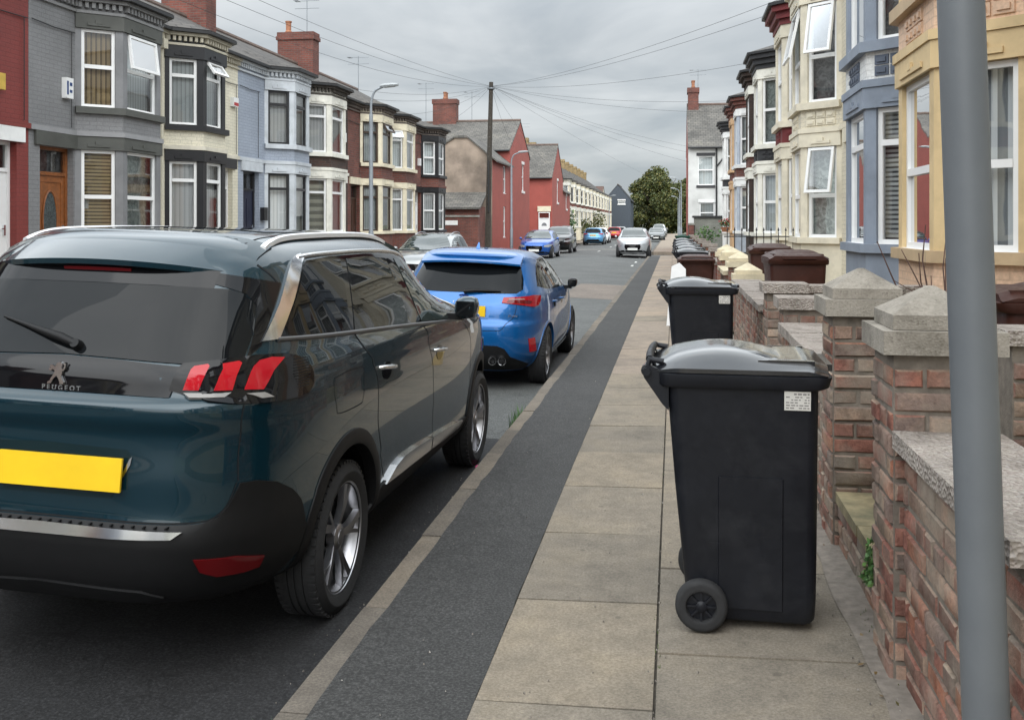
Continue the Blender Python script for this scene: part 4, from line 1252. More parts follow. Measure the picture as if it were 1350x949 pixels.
garden_wall('nearest brick garden wall with a pebbly coping, behind the grey post', 2.36, 3.545, faces='WSE')
pillar('nearest brick gate pillar with a stone pyramid cap, beside the grey post', .905, 3.71)
pillar('second brick gate pillar with a stone pyramid cap, beyond the front step', .925, 5.145)
garden_wall('worn brick garden wall with a pebbly coping, just past the second pillar', 5.31, 7.28)
t = thing('front_step', 'low brick step with a yellow stone top between the two near gate pillars', 'step', (.80, 3.87, 0))
brick_block(t, 'riser', .80, 1.2, 3.875, 4.98, 0, .235, 'W', (.80, 3.87, 0))
coping(t, .775, 1.25, 3.875, 4.975, .237, .285, (.80, 3.87, 0), 'step_top', plain('yellow_stone', (.24, .20, .115), .9, var=.3, scale=12, dirt=(.10, .10, .06), bumps=.6, bscale=100))
pillar('squat brick pillar with a flat cap behind the second wall', .93, 7.45, .30, .97, cap=M_COPING, flat=True)
pillar('squat red brick pillar with a flat cap before the long worn wall', .93, 8.72, .30, 1.0, cap=M_COPING, flat=True)
garden_wall('long worn brick garden wall with a grey coping behind the second black bin', 8.88, 12.95)
def cross_wall(label, x0, x1, y, zt, z0=.0, real=True):
    t = thing('garden_wall', label, 'wall', (x0, y, 0))
    if real: brick_block(t, 'wall_body', x0, x1, y, y + .22, z0, zt, 'S', (x0, y, 0))
    coping(t, x0 - .03, x1, y - .035, y + .255, zt + .002, zt + .062, (x0, y, 0), slabs_=False)
cross_wall('low red brick dividing wall with a grey coping in the nearest garden', 1.38, 2.7, 4.35, 1.08)
cross_wall('brick dividing wall with a grey coping beside the brown bin', 1.10, 2.2, 8.9, .985)
cross_wall('brick dividing wall with a grey coping beside the squat pillar', 1.10, 2.2, 7.40, .93)
CAPC = plain('cream_cap', (.62, .54, .38), .8, var=.1, scale=12, dirt=(.40, .35, .25))
for k, (x, y, z) in enumerate(((.98, 13.5, .84), (.98, 15.0, .95), (.98, 17.3, .97), (.98, 18.8, .98))):
    pillar(('nearest', 'second', 'third', 'farthest')[k] + ' of the four gate pillars with cream pyramid caps', x, y, .34, z, real=False, cap=CAPC, group='pillars with cream caps')
garden_wall('short brick wall between the cream capped pillars', 15.2, 17.1, real=False, cop=CAPC)
for k, (y0, y1) in enumerate(((19.0, 21.4), (22.5, 25.9), (27.0, 30.4), (31.5, 34.9), (36.0, 39.4), (40.5, 43.9), (45.0, 48.5))):
    garden_wall('low brick front garden wall with flat coping farther along the right terrace', y0, y1, real=False, mat=(BR_RED, BR_OLD)[k % 2], group='front garden walls farther along')
    pillar('brick gate pillar with flat cap farther along the right terrace', .93, y1 + .15, .30, 1.0, real=False, mat=(BR_RED, BR_OLD)[k % 2], cap=M_COPING, flat=True, group='gate pillars farther along')

# ------------------------------------------------------------------ wheelie bins
def bin_ring(x0, x1, y0, y1, z, r, n=5):
    out = []
    for cx, cy, a0 in ((x1 - r, y1 - r, 0), (x0 + r, y1 - r, 90), (x0 + r, y0 + r, 180), (x1 - r, y0 + r, 270)):
        for k in range(n):
            a = rad(a0 + 90 * k / (n - 1)); out.append((cx + r * math.cos(a), cy + r * math.sin(a), z))
    return out
def bin_plastic(name, c, rough=.42):
    m, nt, b = new_mat(name)
    co = objco(nt)
    n1 = noise(nt, 3.5, 6, co, .65, .5); n2 = noise(nt, 26, 4, co, .6)
    r1 = ramp(nt, [(.3, mul(c, .8)), (.55, c), (.78, mul(c, 1.5))]); nt.links.new(n1, r1.inputs[0])
    v = N(nt, 'ShaderNodeMapping'); v.inputs['Scale'].default_value = (5, 5, 60); v.inputs['Rotation'].default_value = (.5, .3, .2); nt.links.new(co, v.inputs[0])
    sc = noise(nt, 1.6, 5, v.outputs[0], .7); rs = ramp(nt, [(.66, (0, 0, 0)), (.72, (.5, .5, .5))]); nt.links.new(sc, rs.inputs[0])
    cc = mix(nt, r1.outputs[0], tuple(x * 2.2 + .02 for x in c), rs.outputs[0])
    ds = noise(nt, 5, 6, co, .7); rd = ramp(nt, [(.50, (0, 0, 0)), (.74, (.42, .42, .42))]); nt.links.new(ds, rd.inputs[0])
    cc = mix(nt, cc, tuple(x + .022 for x in c), rd.outputs[0])
    nt.links.new(cc, b.inputs['Base Color'])
    rr = ramp(nt, [(.3, (rough - .08,) * 3), (.7, (rough + .12,) * 3)]); nt.links.new(n2, rr.inputs[0]); nt.links.new(rr.outputs[0], b.inputs['Roughness'])
    bump(nt, b, noise(nt, 300, 2, co), .06, .002)
    b.inputs['Specular IOR Level'].default_value = .5 if 'lid' in name else .28
    if 'lid' in name: b.inputs['Coat Weight'].default_value = 1; b.inputs['Coat Roughness'].default_value = .10; b.inputs['Coat IOR'].default_value = 1.6
    return m
M_BINBLK = bin_plastic('bin_black', (.0085, .0095, .013), .45)
M_BINLID = bin_plastic('bin_lid_black', (.011, .012, .015), .13)
M_BINBRN = bin_plastic('bin_brown', (.045, .015, .010), .42)
M_BINGRN = bin_plastic('bin_green', (.01, .045, .03), .45)

def wheelie_bin(label, loc, rotz=0, m=None, lid=None, group=None, sticker=True):
    """local: -X hinge, handle and wheels, +X front; width along Y"""
    m, lid = m or M_BINBLK, lid or M_BINLID
    t = thing('wheelie_bin', label, 'bin', loc, rotz, group)
    mb = MB()
    # z, back x, front x, half width
    prof = [(.035, -.195, .268, .215), (.05, -.205, .276, .225), (.12, -.215, .280, .232), (.30, -.232, .282, .241), (.55, -.256, .283, .255), (.80, -.276, .284, .268), (.93, -.286, .285, .275), (.955, -.288, .285, .277)]
    mb.loft([bin_ring(b_, f_, -w, w, z, .045) for z, b_, f_, w in prof], True, True)
    mb.build('bin_body', m, t, sharp=40, uv=False)
    # side panels pressed into the body, foot ribs
    for sy in (-1, 1):
        mb = MB(); rows = []
        for z in np.linspace(.085, .60, 8):
            w = np.interp(z, [p[0] for p in prof], [p[3] for p in prof]) + .006
            rows.append([(-.095, sy * (w - .012), z), (-.088, sy * w, z), (.150, sy * w, z), (.158, sy * (w - .012), z)])
        R = [[mb.v(p) for p in r] for r in rows]
        for a, b_ in zip(R[:-1], R[1:]):
            for j in range(3): mb.f([a[j], a[j + 1], b_[j + 1], b_[j]])
        mb.f(R[-1]); mb.f(R[0][::-1])
        mb.build('side_panel', m, t, bevel=.004, uv=False)
    # rim
    mb = MB()
    o = [(-.318, .300, .292), (-.318, .300, .292), (-.31, .292, .284)]
    mb.loft([bin_ring(-.316, .300, -.290, .290, .945, .05), bin_ring(-.322, .322, -.296, .296, .955, .05), bin_ring(-.322, .335, -.296, .296, .995, .05), bin_ring(-.31, .32, -.284, .284, 1.0, .045), bin_ring(-.29, .27, -.26, .26, 1.0, .04), bin_ring(-.29, .26, -.255, .255, .95, .04)], True, False)
    mb.build('rim', m, t, sharp=50, uv=False)
    # handle brackets and grip at the hinge side
    for sy in (-1, 1):
        mb = MB(); mb.prism([(-.28, .85), (-.305, .875), (-.375, .975), (-.385, 1.005), (-.365, 1.025), (-.28, 1.0)], sy * .255 - .014, sy * .255 + .014, lambda p: (p[0], p[2], p[1]))
        mb.build('hinge_bracket', m, t, bevel=.005, uv=False)
    mb = MB(); mb.tube([(-.365, -.285, 1.0), (-.365, .285, 1.0)], .016, 12)
    mb.tube([(-.355, -.24, 1.045), (-.36, -.1, 1.05), (-.36, .1, 1.05), (-.355, .24, 1.045)], .015, 10)
    for y in (-.24, .24): mb.tube([(-.365, y, 1.0), (-.355, y, 1.045), (-.30, y, 1.035)], .013, 8)
    mb.build('grip_bar', m, t, uv=False, sharp=60)
    # lid: domed towards the hinge side, flat at the front
    mb = MB()
    xs = np.linspace(-.345, .318, 28); ys = np.linspace(-1, 1, 21)
    def lz(x, v):
        u = (x + .345) / .663
        edge = max(0, 1 - abs(v) ** 6) ** .5
        base = 1.014 + .016 * min(1, u * 8) * 1
        dome = .060 * math.sin(min(1, (u + .02) / .86) * PI) ** .9 if u < .84 else 0
        v2 = abs(v)
        dome *= max(0, 1 - (v2 / .93) ** 5) if v2 < .93 else 0
        flat = .022 if v2 < .86 and u > .55 else .012 * (1 if v2 < .9 else 0)
        return base + max(dome, flat) - .018 * max(0, (u - .9) / .1) - .012 * (v2 > .97)
    def lw(x):
        u = (x + .345) / .663
        return .292 - .03 * max(0, .12 - u) / .12
    top = [[mb.v((x, v * lw(x), lz(x, v))) for v in ys] for x in xs]
    for i in range(len(xs) - 1):
        for j in range(len(ys) - 1): mb.f([top[i][j], top[i + 1][j], top[i + 1][j + 1], top[i][j + 1]], True)
    loop = [top[0][j] for j in range(21)] + [top[i][20] for i in range(1, 28)] + [top[27][j] for j in range(19, -1, -1)] + [top[i][0] for i in range(26, 0, -1)]
    low = [mb.v((v.co.x, v.co.y, 1.001)) for v in loop]
    for k in range(len(loop)):
        q = (k + 1) % len(loop); mb.f([loop[k], loop[q], low[q], low[k]])
    mb.f(low)
    l = mb.build('lid', lid, t, sharp=48, uv=False)
    mb = MB(); mb.box(.30, .345, -.16, .16, 1.004, 1.03)
    for sy in (-1, 1): mb.box(.06, .27, sy * .235 - .012, sy * .235 + .012, 1.03, 1.052)
    mb.build('lid_lip', lid, l, bevel=.006, uv=False)
    mb = MB()
    for sy in (-1, 1): mb.tube([(-.365, sy * .21 - .035, 1.0), (-.365, sy * .21 + .035, 1.0)], .024, 12)
    mb.box(-.37, -.30, -.06, .06, 1.0, 1.022)
    mb.build('hinge', lid, l, uv=False, sharp=50)
    # wheels and axle
    mb = MB(); mb.tube([(-.155, -.265, .1), (-.155, .265, .1)], .012, 8); mb.build('axle', m, t, uv=False)
    for sy in (-1, 1):
        M = Matrix.Translation((-.155, sy * .262, .1)) @ Matrix.Rotation(-PI / 2 * sy, 4, 'X')
        mb = MB()
        mb.lathe([(.055, -.028), (.082, -.030), (.096, -.024), (.1, -.012), (.1, .012), (.096, .024), (.084, .030), (.076, .028), (.070, .030), (.060, .027), (.056, .016), (.054, -.02)], 40, M)
        w = mb.build('wheel', M_TYRE, t, sharp=50, uv=False)
        mb = MB()
        mb.lathe([(.056, .004), (.022, .006), (.022, .020), (.014, .024), (.010, .026)], 24, M, True)
        for k in range(8):
            a = 2 * PI * k / 8
            mb.box(.018, .055, -.004, .004, .006, .018, lambda p, a=a: tuple(M @ Vector((p[0] * math.cos(a) - p[1] * math.sin(a), p[0] * math.sin(a) + p[1] * math.cos(a), p[2]))))
        mb.build('hub', m, w, uv=False)
    if sticker:
        mb = MB(); mb.box(.155, .252, -.2795, -.2775, .868, .941, lambda p: (p[0], p[1] + (p[2] - .9) * -.10, p[2]))
        st = mb.build('address_sticker', plain('sticker_paper', (.62, .60, .56), .6, var=.05), t, uv=False)
        mb = MB()
        for r_ in range(6):
            x = .161
            while x < .243:
                w_ = random.uniform(.006, .016)
                if random.random() < .8: mb.box(x, min(x + w_, .247), -.2802, -.2796, .875 + r_ * .0105, .8795 + r_ * .0105 + (.002 if r_ == 5 else 0), lambda p: (p[0], p[1] + (p[2] - .9) * -.10, p[2]))
                x += w_ + .004
        mb.build('sticker_print', plain('faded_ink', (.22, .21, .2), .7), st, uv=False)
    return t
bin0 = wheelie_bin('nearest black wheelie bin with a white address sticker, on the slabs by the gate', (.268, 4.15, .006), rad(-1.5))
def place_bin(label, loc, rotz, m=None, lid=None, group=None, strip=False):
    c = copy_tree(bin0)
    c.location = loc; c.rotation_euler = (0, 0, rotz)
    tag(c, label, 'bin', group)
    if group is None and 'group' in c: del c['group']
    for ch in list(c.children):
        nm = ch.name.split('.')[0]
        if strip and nm == 'address_sticker':
            for g in list(ch.children): bpy.data.objects.remove(g)
            bpy.data.objects.remove(ch); continue
        if m:
            for o in [ch] + list(ch.children):
                if o.name.split('.')[0] in ('wheel', 'address_sticker', 'sticker_print'): continue
                for s_ in o.material_slots:
                    s_.link = 'OBJECT'; s_.material = m
    return c
place_bin('second black wheelie bin with a white sticker, before the long worn wall', (.235, 9.25, .006), rad(2))
place_bin('brown wheelie bin on the pavement beside the white board', (.36, 16.4, .006), rad(92), M_BINBRN, strip=True)
place_bin('large brown wheelie bin in the garden behind the flat capped brick pillar', (1.22, 10.45, .232), rad(-88), M_BINBRN, strip=True)
place_bin('brown wheelie bin half hidden behind the nearer brown garden bin', (1.30, 13.9, .232), rad(-90), M_BINBRN, strip=True)
place_bin('brown wheelie bin at the right edge behind the grey post', (1.80, 5.10, .225), rad(180), M_BINBRN, strip=True)
for k, (x, y) in enumerate(((.36, 20.6), (.38, 23.6), (.36, 26.6), (.36, 30.5), (.38, 36))):
    place_bin(('nearest', 'second', 'third', 'fourth', 'farthest')[k] + ' of the black bins lined along the wall past the brown bin', (x, y, .006), rad(random.uniform(-5, 5)), strip=True, group='black bins along the wall')
place_bin('dark green bin far along the right pavement', (.45, 47.5, .006), rad(3), M_BINGRN, strip=True)
# ------------------------------------------------------------------ terraced houses
M_GLASS = pane_glass()
M_UPVC = plain('white_upvc', (.78, .78, .77), .32, var=.03)
M_BLKFRAME = plain('black_frame', (.018, .018, .02), .35, var=.1)
M_GUTTER = plain('black_gutter', (.015, .015, .016), .5, var=.2)
M_ROOM = plain('dark_room', (.03, .028, .026), .95)
BL_WOODV = blind_mat('blind_tan_vertical', 'v', (0.493, 0.362, 0.203), (0.131, 0.0943, 0.058), .085, .72)
BL_WOODH = blind_mat('blind_tan_slats', 'h', (0.522, 0.392, 0.217), (0.102, 0.0725, 0.0435), .065, .62)
BL_GREYV = blind_mat('blind_grey_vertical', 'v', (0.609, 0.638, 0.638), (0.319, 0.334, 0.334), .09, .85)
BL_PALEV = blind_mat('blind_pale_vertical', 'v', (0.75, 0.75, 0.75), (0.493, 0.507, 0.507), .10, .86)
BL_WHITEH = blind_mat('blind_white_slats', 'h', (0.75, 0.75, 0.75), (0.0725, 0.0725, 0.0798), .055, .55)
BL_NET = blind_mat('net_curtain', 'net', (0.232, 0.261, 0.246), (0.493, 0.536, 0.507))
BL_DARKV = blind_mat('blind_dark_vertical', 'v', (0.174, 0.189, 0.203), (0.58, 0.594, 0.609), .14, .60)
BL_DARK = blind_mat('dark_curtain', 'net', (0.0508, 0.0508, 0.0522), (0.145, 0.145, 0.145))
BL_ZEBRA = blind_mat('blind_banded', 'h', (0.609, 0.58, 0.478), (0.29, 0.275, 0.232), .22, .5)
BL_ROSE = blind_mat('curtain_rose', 'v', (0.232, 0.087, 0.087), (0.16, 0.0653, 0.0653), .16, .6)

def paint(name, c, rough=.6, var=.08): return plain('paint_' + name, c, rough, var=var, scale=5, dirt=mul(c, .72))

def offset_path(pts, d):
    P = [Vector(p) for p in pts]; out = []
    for i, p in enumerate(P):
        ns = []
        if i > 0: t = (p - P[i - 1]).normalized(); ns.append(Vector((-t.y, t.x)))
        if i < len(P) - 1: t = (P[i + 1] - p).normalized(); ns.append(Vector((-t.y, t.x)))
        if len(ns) == 2:
            m = (ns[0] + ns[1]).normalized(); k = d / max(.3, m.dot(ns[0])); q = p + m * k
        else: q = p + ns[0] * d
        out.append((q.x, q.y))
    return out

def band(mb, path, din, dout, z0, z1):
    a, b = offset_path(path, din), offset_path(path, dout)
    mb.prism(b + a[::-1], z0, z1)

def win(par, T, F, op, style, frame, blind, depth=.10, openlight=None):
    """window in opening op=(a0,a1,z0,z1); style half / top / full; returns the frame part"""
    a0, a1, z0, z1 = op
    h = z1 - z0; b = .055
    a0 += .004; a1 -= .004; z0 += .004; z1 -= .004
    d0, d1 = -depth, -depth + .06
    bar = {'half': z0 + .52 * h, 'top': z0 + .74 * h, 'full': None, 'low': z0 + .46 * h}[style]
    mb = MB(T)
    G = lambda p: F(p)
    mb.box(a0, a0 + b, d0, d1, z0, z1, G); mb.box(a1 - b, a1, d0, d1, z0, z1, G)
    mb.box(a0 + b + .001, a1 - b - .001, d0 + .002, d1 - .002, z0, z0 + b, G); mb.box(a0 + b + .001, a1 - b - .001, d0 + .002, d1 - .002, z1 - b, z1, G)
    if bar: mb.box(a0 + b + .001, a1 - b - .001, d0 + .002, d1 + .006, bar - .035, bar + .035, G)
    mb.box(a0 - .02, a1 + .02, d1 - .01, d1 + .05, z0 - .03, z0 + .001, G)
    if openlight:
        t0 = bar + .03; hh = z1 - .02 - t0
        ang = rad(openlight)
        def H(p):   # top hung sash swung outwards about its top edge
            u, o, w = p
            dz = w - (t0 + hh); return F((u, d1 + .012 + o * math.cos(ang) - dz * math.sin(ang), t0 + hh + dz * math.cos(ang) + o * math.sin(ang)))
        q0, q1 = a0 + .03, a1 - .03
        mb.box(q0, q0 + .05, 0, .05, t0, t0 + hh, H); mb.box(q1 - .05, q1, 0, .05, t0, t0 + hh, H)
        mb.box(q0 + .051, q1 - .051, .002, .048, t0, t0 + .05, H); mb.box(q0 + .051, q1 - .051, .002, .048, t0 + hh - .05, t0 + hh, H)
    f = mb.build('window', frame, par, bevel=.006, seg=1, uv=False)
    mb = MB(T); gd = d0 + .03
    mb.quad(F((a0 + b - .01, gd, z0 + b - .01)), F((a1 - b + .01, gd, z0 + b - .01)), F((a1 - b + .01, gd, (bar if openlight else z1 - b + .01))), F((a0 + b - .01, gd, (bar if openlight else z1 - b + .01))))
    if openlight: mb.quad(H((q0 + .04, .025, t0 + .04)), H((q1 - .04, .025, t0 + .04)), H((q1 - .04, .025, t0 + hh - .04)), H((q0 + .04, .025, t0 + hh - .04)))
    mb.build('pane', M_GLASS, f)
    mb = MB(T); bd = d0 - .09
    mb.quad(F((a0 - .05, bd, z0 - .05)), F((a1 + .05, bd, z0 - .05)), F((a1 + .05, bd, z1 + .05)), F((a0 - .05, bd, z1 + .05)))
    mb.build('blind', blind, f)
    return f

def door_part(par, T, a0, a1, z0, z1, leaf, frame, style, rec=.22, zt=None):
    F = lambda p: (p[0], p[1], p[2])
    zt = zt or z0 + (z1 - z0) * .80
    mb = MB(T); b = .06
    mb.box(a0, a0 + b, -rec, -rec + .08, z0, z1); mb.box(a1 - b, a1, -rec, -rec + .08, z0, z1)
    mb.box(a0 + b + .001, a1 - b - .001, -rec + .002, -rec + .078, z1 - b, z1); mb.box(a0 + b + .001, a1 - b - .001, -rec + .002, -rec + .078, zt, zt + .06)
    fr = mb.build('door_frame', frame, par, bevel=.006, seg=1, uv=False)
    mb = MB(T); mb.box(a0 + b, a1 - b, -rec + .01, -rec + .05, z0, zt)
    w = a1 - a0 - 2 * b; c = (a0 + a1) / 2
    if style == 'panel':
        for (u0, u1) in ((.12, .46), (.54, .88)):
            for (v0, v1) in ((.08, .40), (.47, .90)):
                mb.box(a0 + b + w * u0, a0 + b + w * u1, -rec + .05, -rec + .062, z0 + (zt - z0) * v0, z0 + (zt - z0) * v1)
    elif style == 'oval':
        mb.box(a0 + b + .02, a0 + b + .10, -rec + .05, -rec + .062, z0 + .05, zt - .04); mb.box(a1 - b - .10, a1 - b - .02, -rec + .05, -rec + .062, z0 + .05, zt - .04)
        mb.box(a0 + b + .14, a1 - b - .14, -rec + .05, -rec + .066, z0 + .12, z0 + .45)
        mb.box(a0 + b + .10, a1 - b - .10, -rec + .051, -rec + .06, zt - .12, zt - .05)
    elif style == 'boards':
        for k in range(5): mb.box(a0 + b + w * (k + .08) / 5, a0 + b + w * (k + .92) / 5, -rec + .05, -rec + .056, z0 + .03, zt - .03)
    d = mb.build('door', leaf, par, bevel=.005, seg=1, uv=False)
    if style == 'oval':
        mb = MB(T); n = 28
        ring = [(c + .20 * math.cos(2 * PI * k / n), z0 + (zt - z0) * .60 + .52 * math.sin(2 * PI * k / n) * 1) for k in range(n)]
        mb.f([mb.v((x, -rec + .063, z)) for x, z in ring])
        mb.build('oval_glass', plain('leaded_glass', (.05, .06, .06), .15, var=.6, scale=40), d, uv=False)
        mb = MB(T); pts = [(x, -rec + .062, z) for x, z in ring]; mb.tube(pts + pts[:1], .018, 6); mb.build('oval_bead', leaf, d, uv=False)
    if style == 'fan':
        mb = MB(T); n = 14
        ring = [(c + .2 * math.cos(PI * k / n), z0 + (zt - z0) * .72 + .24 * math.sin(PI * k / n)) for k in range(n + 1)]
        mb.f([mb.v((x, -rec + .054, z)) for x, z in ring]); mb.build('fanlight', plain('fan_glass', (.20, .21, .22), .1), d, uv=False)
    mb = MB(T); hx = a1 - b - .07
    mb.box(hx - .02, hx + .02, -rec + .05, -rec + .085, z0 + .95, z0 + 1.12); mb.tube([(hx, -rec + .09, z0 + 1.06), (hx - .10, -rec + .10, z0 + 1.06)], .010, 6)
    mb.box(c - .12, c + .12, -rec + .05, -rec + .064, z0 + .72, z0 + .76)
    mb.build('handle', M_CHROME, d, uv=False)
    mb = MB(T); mb.quad((a0 + b, -rec + .03, zt + .05), (a1 - b, -rec + .03, zt + .05), (a1 - b, -rec + .03, z1 - b), (a0 + b, -rec + .03, z1 - b)); mb.build('transom_pane', M_GLASS, fr)
    mb = MB(T); mb.quad((a0 + b - .1, -rec - .06, zt), (a1 - b + .1, -rec - .06, zt), (a1 - b + .1, -rec - .06, z1), (a0 + b - .1, -rec - .06, z1)); mb.build('transom_blind', BL_DARK, fr)

def house(side, y0, W, label, P, bay='far', group=None, front=None, floor=.45, dy=0.0):
    """two storey terraced house with a canted bay. Local: x along the street, y out to the street"""
    L = side == 'L'
    X = front if front is not None else (-10.6 if L else 2.82)
    T = (lambda p: (p[1], p[0], p[2])) if L else (lambda p: (-p[1], p[0], p[2]))
    r = thing('terraced_house', label, 'house', (X, y0, 0), group=group)
    up = P.get('up', 0.0)
    Z = dict(s0=1.25, s1=1.35, g1=2.93, l1=3.17, st=3.26, u0=3.58, u1=3.70, w1=5.12 + up, l2=5.38 + up, ev=5.62 + up)
    PR, SP = .60, .55
    bw = P.get('bw', 2.45)
    m = P.get('margin', .35)
    xb0 = W - m - bw if bay == 'far' else m
    xb1 = xb0 + bw
    A, B, C, D = (xb0, 0), (xb0 + SP, PR), (xb1 - SP, PR), (xb1, 0)
    full = [(.003, 0), A, B, C, D, (W - .003, 0)]
    dr0, dr1 = (.30, 1.25) if bay == 'far' else (W - 1.25, W - .30)
    dtop = 2.93
    wall, baym, panel, trim, frame = P['wall'], P.get('bay', P['wall']), P.get('panel', P['wall']), P['trim'], P.get('frame', M_UPVC)
    # main wall, gables, back
    mb = MB(T)
    F0 = lambda p: p
    wall_holes(mb, F0, .003, xb0, 0, Z['ev'], [(dr0, dr1, floor, dtop)] if dr1 < xb0 else [], .3)
    wall_holes(mb, F0, xb1, W - .003, 0, Z['ev'], [(dr0, dr1, floor, dtop)] if dr0 > xb1 else [], .3)
    RD, RZ = -3.8, Z['ev'] + P.get('rise', 2.02)
    for x in (.003, W - .003):
        mb.f([mb.v((x, y, z)) for y, z in ((0, 0), (-.0, Z['ev']), (RD, RZ - .04), (2 * RD, Z['ev']), (2 * RD, 0))])
    mb.quad((.003, 2 * RD, 0), (W - .003, 2 * RD, 0), (W - .003, 2 * RD, Z['ev']), (.003, 2 * RD, Z['ev']))
    mb.build('wall', wall, r)
    # bay
    specs = []
    FA = []
    for p0, p1, kind in ((A, B, 'n'), (B, C, 'f'), (C, D, 'x')):
        F, ln = frame2(p0, p1)
        if kind == 'f': op = (.15, ln - .15)
        elif kind == 'n': op = (.10, ln - .13)
        else: op = (.13, ln - .10)
        FA.append((F, ln, op, kind))
    for nm, mat, z0, z1 in (('bay_base', P.get('base', panel), 0, Z['s0']), ('bay', baym, Z['s0'], Z['st']), ('bay_panel', panel, Z['st'], Z['u0']), ('bay', baym, Z['u0'], Z['ev'])):
        mb = MB(T)
        for F, ln, op, kind in FA:
            wall_holes(mb, F, 0, ln, z0, z1, [h for h in ((op[0], op[1], Z['s1'], Z['g1']), (op[0], op[1], Z['u1'], Z['w1'])) if h[2] < z1 and h[3] > z0], .16)
        mb.build(nm, mat, r)
    st = P.get('win', 'half'); op_l = P.get('open', {})
    bls = P.get('blinds', [BL_GREYV])
    k = 0
    # in view: the splay facing the camera (n), the front (f); the other splay too
    for fl, z0, z1 in (('g', Z['s1'], Z['g1']), ('u', Z['u1'], Z['w1'])):
        for F, ln, op, kind in FA:
            style = st if isinstance(st, str) else st[fl]
            win(r, T, F, (op[0], op[1], z0, z1), style, frame, bls[k % len(bls)], openlight=op_l.get(fl + kind)); k += 1
    bay_path = [A, B, C, D]
    def part(name, mat, path, din, dout, z0, z1, bev=.012):
        mb = MB(T); band(mb, path, din, dout, z0, z1); return mb.build(name, mat, r, bevel=bev, seg=1)
    pad = lambda e: [(xb0 - e, 0), A, B, C, D, (xb1 + e, 0)]
    part('sill', P.get('sill', trim), bay_path, -.05, .07, Z['s0'], Z['s1'] + .003)
    part('lintel', trim, bay_path, -.02, .035, Z['g1'], Z['l1'])
    part('string_course', P.get('course', trim), full, -.02, .055, Z['l1'] + .002, Z['st'])
    part('sill', P.get('sill', trim), bay_path, -.05, .085, Z['u0'], Z['u1'] + .003)
    part('lintel', trim, bay_path, -.02, .035, Z['w1'], Z['l2'])
    # shallow carved drops under the lintels
    mb = MB(T)
    for F, ln, op, kind in FA:
        for z in (Z['g1'], Z['w1']):
            mb.box(op[0] + .10, op[1] - .10, .036, .055, z + .05, z + .10, F)
            mb.box((op[0] + op[1]) / 2 - .06, (op[0] + op[1]) / 2 + .06, .036, .06, z + .085, z + .15, F)
    mb.build('lintel_carving', trim, r, uv=False)
    if P.get('tiles'):
        for F, ln, op, kind in FA:
            mb = MB(T)
            nc = 4 if kind == 'f' else 3
            wt = min(.62, ln - .22); c0 = ln / 2 - wt / 2
            for i in range(nc):
                for j in range(2):
                    u0 = c0 + wt * i / nc + .012; u1 = c0 + wt * (i + 1) / nc - .012; z0 = 3.30 + .125 * j; z1 = z0 + .11
                    mb.box(u0, u1, .0, .018, z0, z1, F); mb.box(u0 + .03, u1 - .03, .018, .034, z0 + .03, z1 - .03, F)
            mb.build('embossed_tiles', P['tiles'], r, bevel=.004, seg=1, uv=False)
    # door head lintel
    mb = MB(T); mb.box(dr0 - .16, dr1 + .16, .001, .05, dtop, Z['l1'] + .001); mb.build('door_lintel', P.get('doorhead', trim), r, bevel=.01, seg=1)
    mb = MB(T); mb.box(dr0 - .05, dr1 + .05, -.2, .32, 0, floor - .16); mb.box(dr0, dr1, -.28, .02, floor - .16 + .001, floor - .002); mb.build('door_step', M_CONC, r, bevel=.01, seg=1)
    door_part(r, T, dr0, dr1, floor, dtop, P['door'], P.get('doorframe', frame), P.get('doorstyle', 'panel'), rec=.20)
    # eaves
    cor = P.get('cornice', trim)
    if P.get('heavy'):
        mb = MB(T); band(mb, bay_path, -.02, .06, Z['l2'] + .002, Z['l2'] + .12); band(mb, bay_path, -.02, .13, Z['l2'] + .122, Z['ev'] + .02); band(mb, bay_path, -.02, .22, Z['ev'] + .022, Z['ev'] + .14)
        mb.build('cornice', cor, r, bevel=.012, seg=1)
        mb = MB(T); mb.box(.004, xb0 - .2, .001, .12, Z['ev'] - .2, Z['ev']); mb.box(xb1 + .2, W - .004, .001, .12, Z['ev'] - .2, Z['ev']); mb.build('cornice', cor, r, uv=True)
        ez = Z['ev'] + .14
    else:
        mb = MB(T); band(mb, full, -.02, .05, Z['l2'] + .005, Z['l2'] + .055); band(mb, full, -.02, .13, Z['ev'] - .035, Z['ev'] + .03)
        for p0, p1 in zip(full[:-1], full[1:]):
            F, ln = frame2(p0, p1); a = .04
            while a < ln - .06:
                mb.box(a, a + .06, .0, .085, Z['l2'] + .10, Z['ev'] - .037, F); a += .115
        mb.build('dentil_course', cor, r, uv=False)
        ez = Z['ev'] + .03
    mb = MB(T); gp = full if not P.get('heavy') else bay_path
    band(mb, gp, .10 if not P.get('heavy') else .16, .235 if not P.get('heavy') else .29, ez + .002, ez + .065)
    mb.build('gutter', M_GUTTER, r, bevel=.02, seg=2, uv=False)
    # roof
    e0, z0 = .20, ez + .07
    sl = (RZ - z0 + .12) / (e0 - RD)
    mb = MB(T)
    def slab(x0, x1, ya, za, yb, zb, th=.07):
        P8 = [(x0, ya, za), (x1, ya, za), (x1, yb, zb), (x0, yb, zb)]
        a = [mb.v(p) for p in P8]; b_ = [mb.v((p[0], p[1], p[2] - th)) for p in P8]
        mb.f(a); mb.f(b_[::-1])
        for i in range(4): mb.f([a[i], a[(i + 1) % 4], b_[(i + 1) % 4], b_[i]])
    rz = z0 + sl * (e0 - RD)
    slab(.004, W - .004, e0, z0, RD, rz); slab(.004, W - .004, 2 * RD - e0, z0, RD - .002, rz)
    o = offset_path(bay_path, .22); xm = (xb0 + xb1) / 2
    yi = -.9; zi = z0 + sl * (e0 - yi) + .015
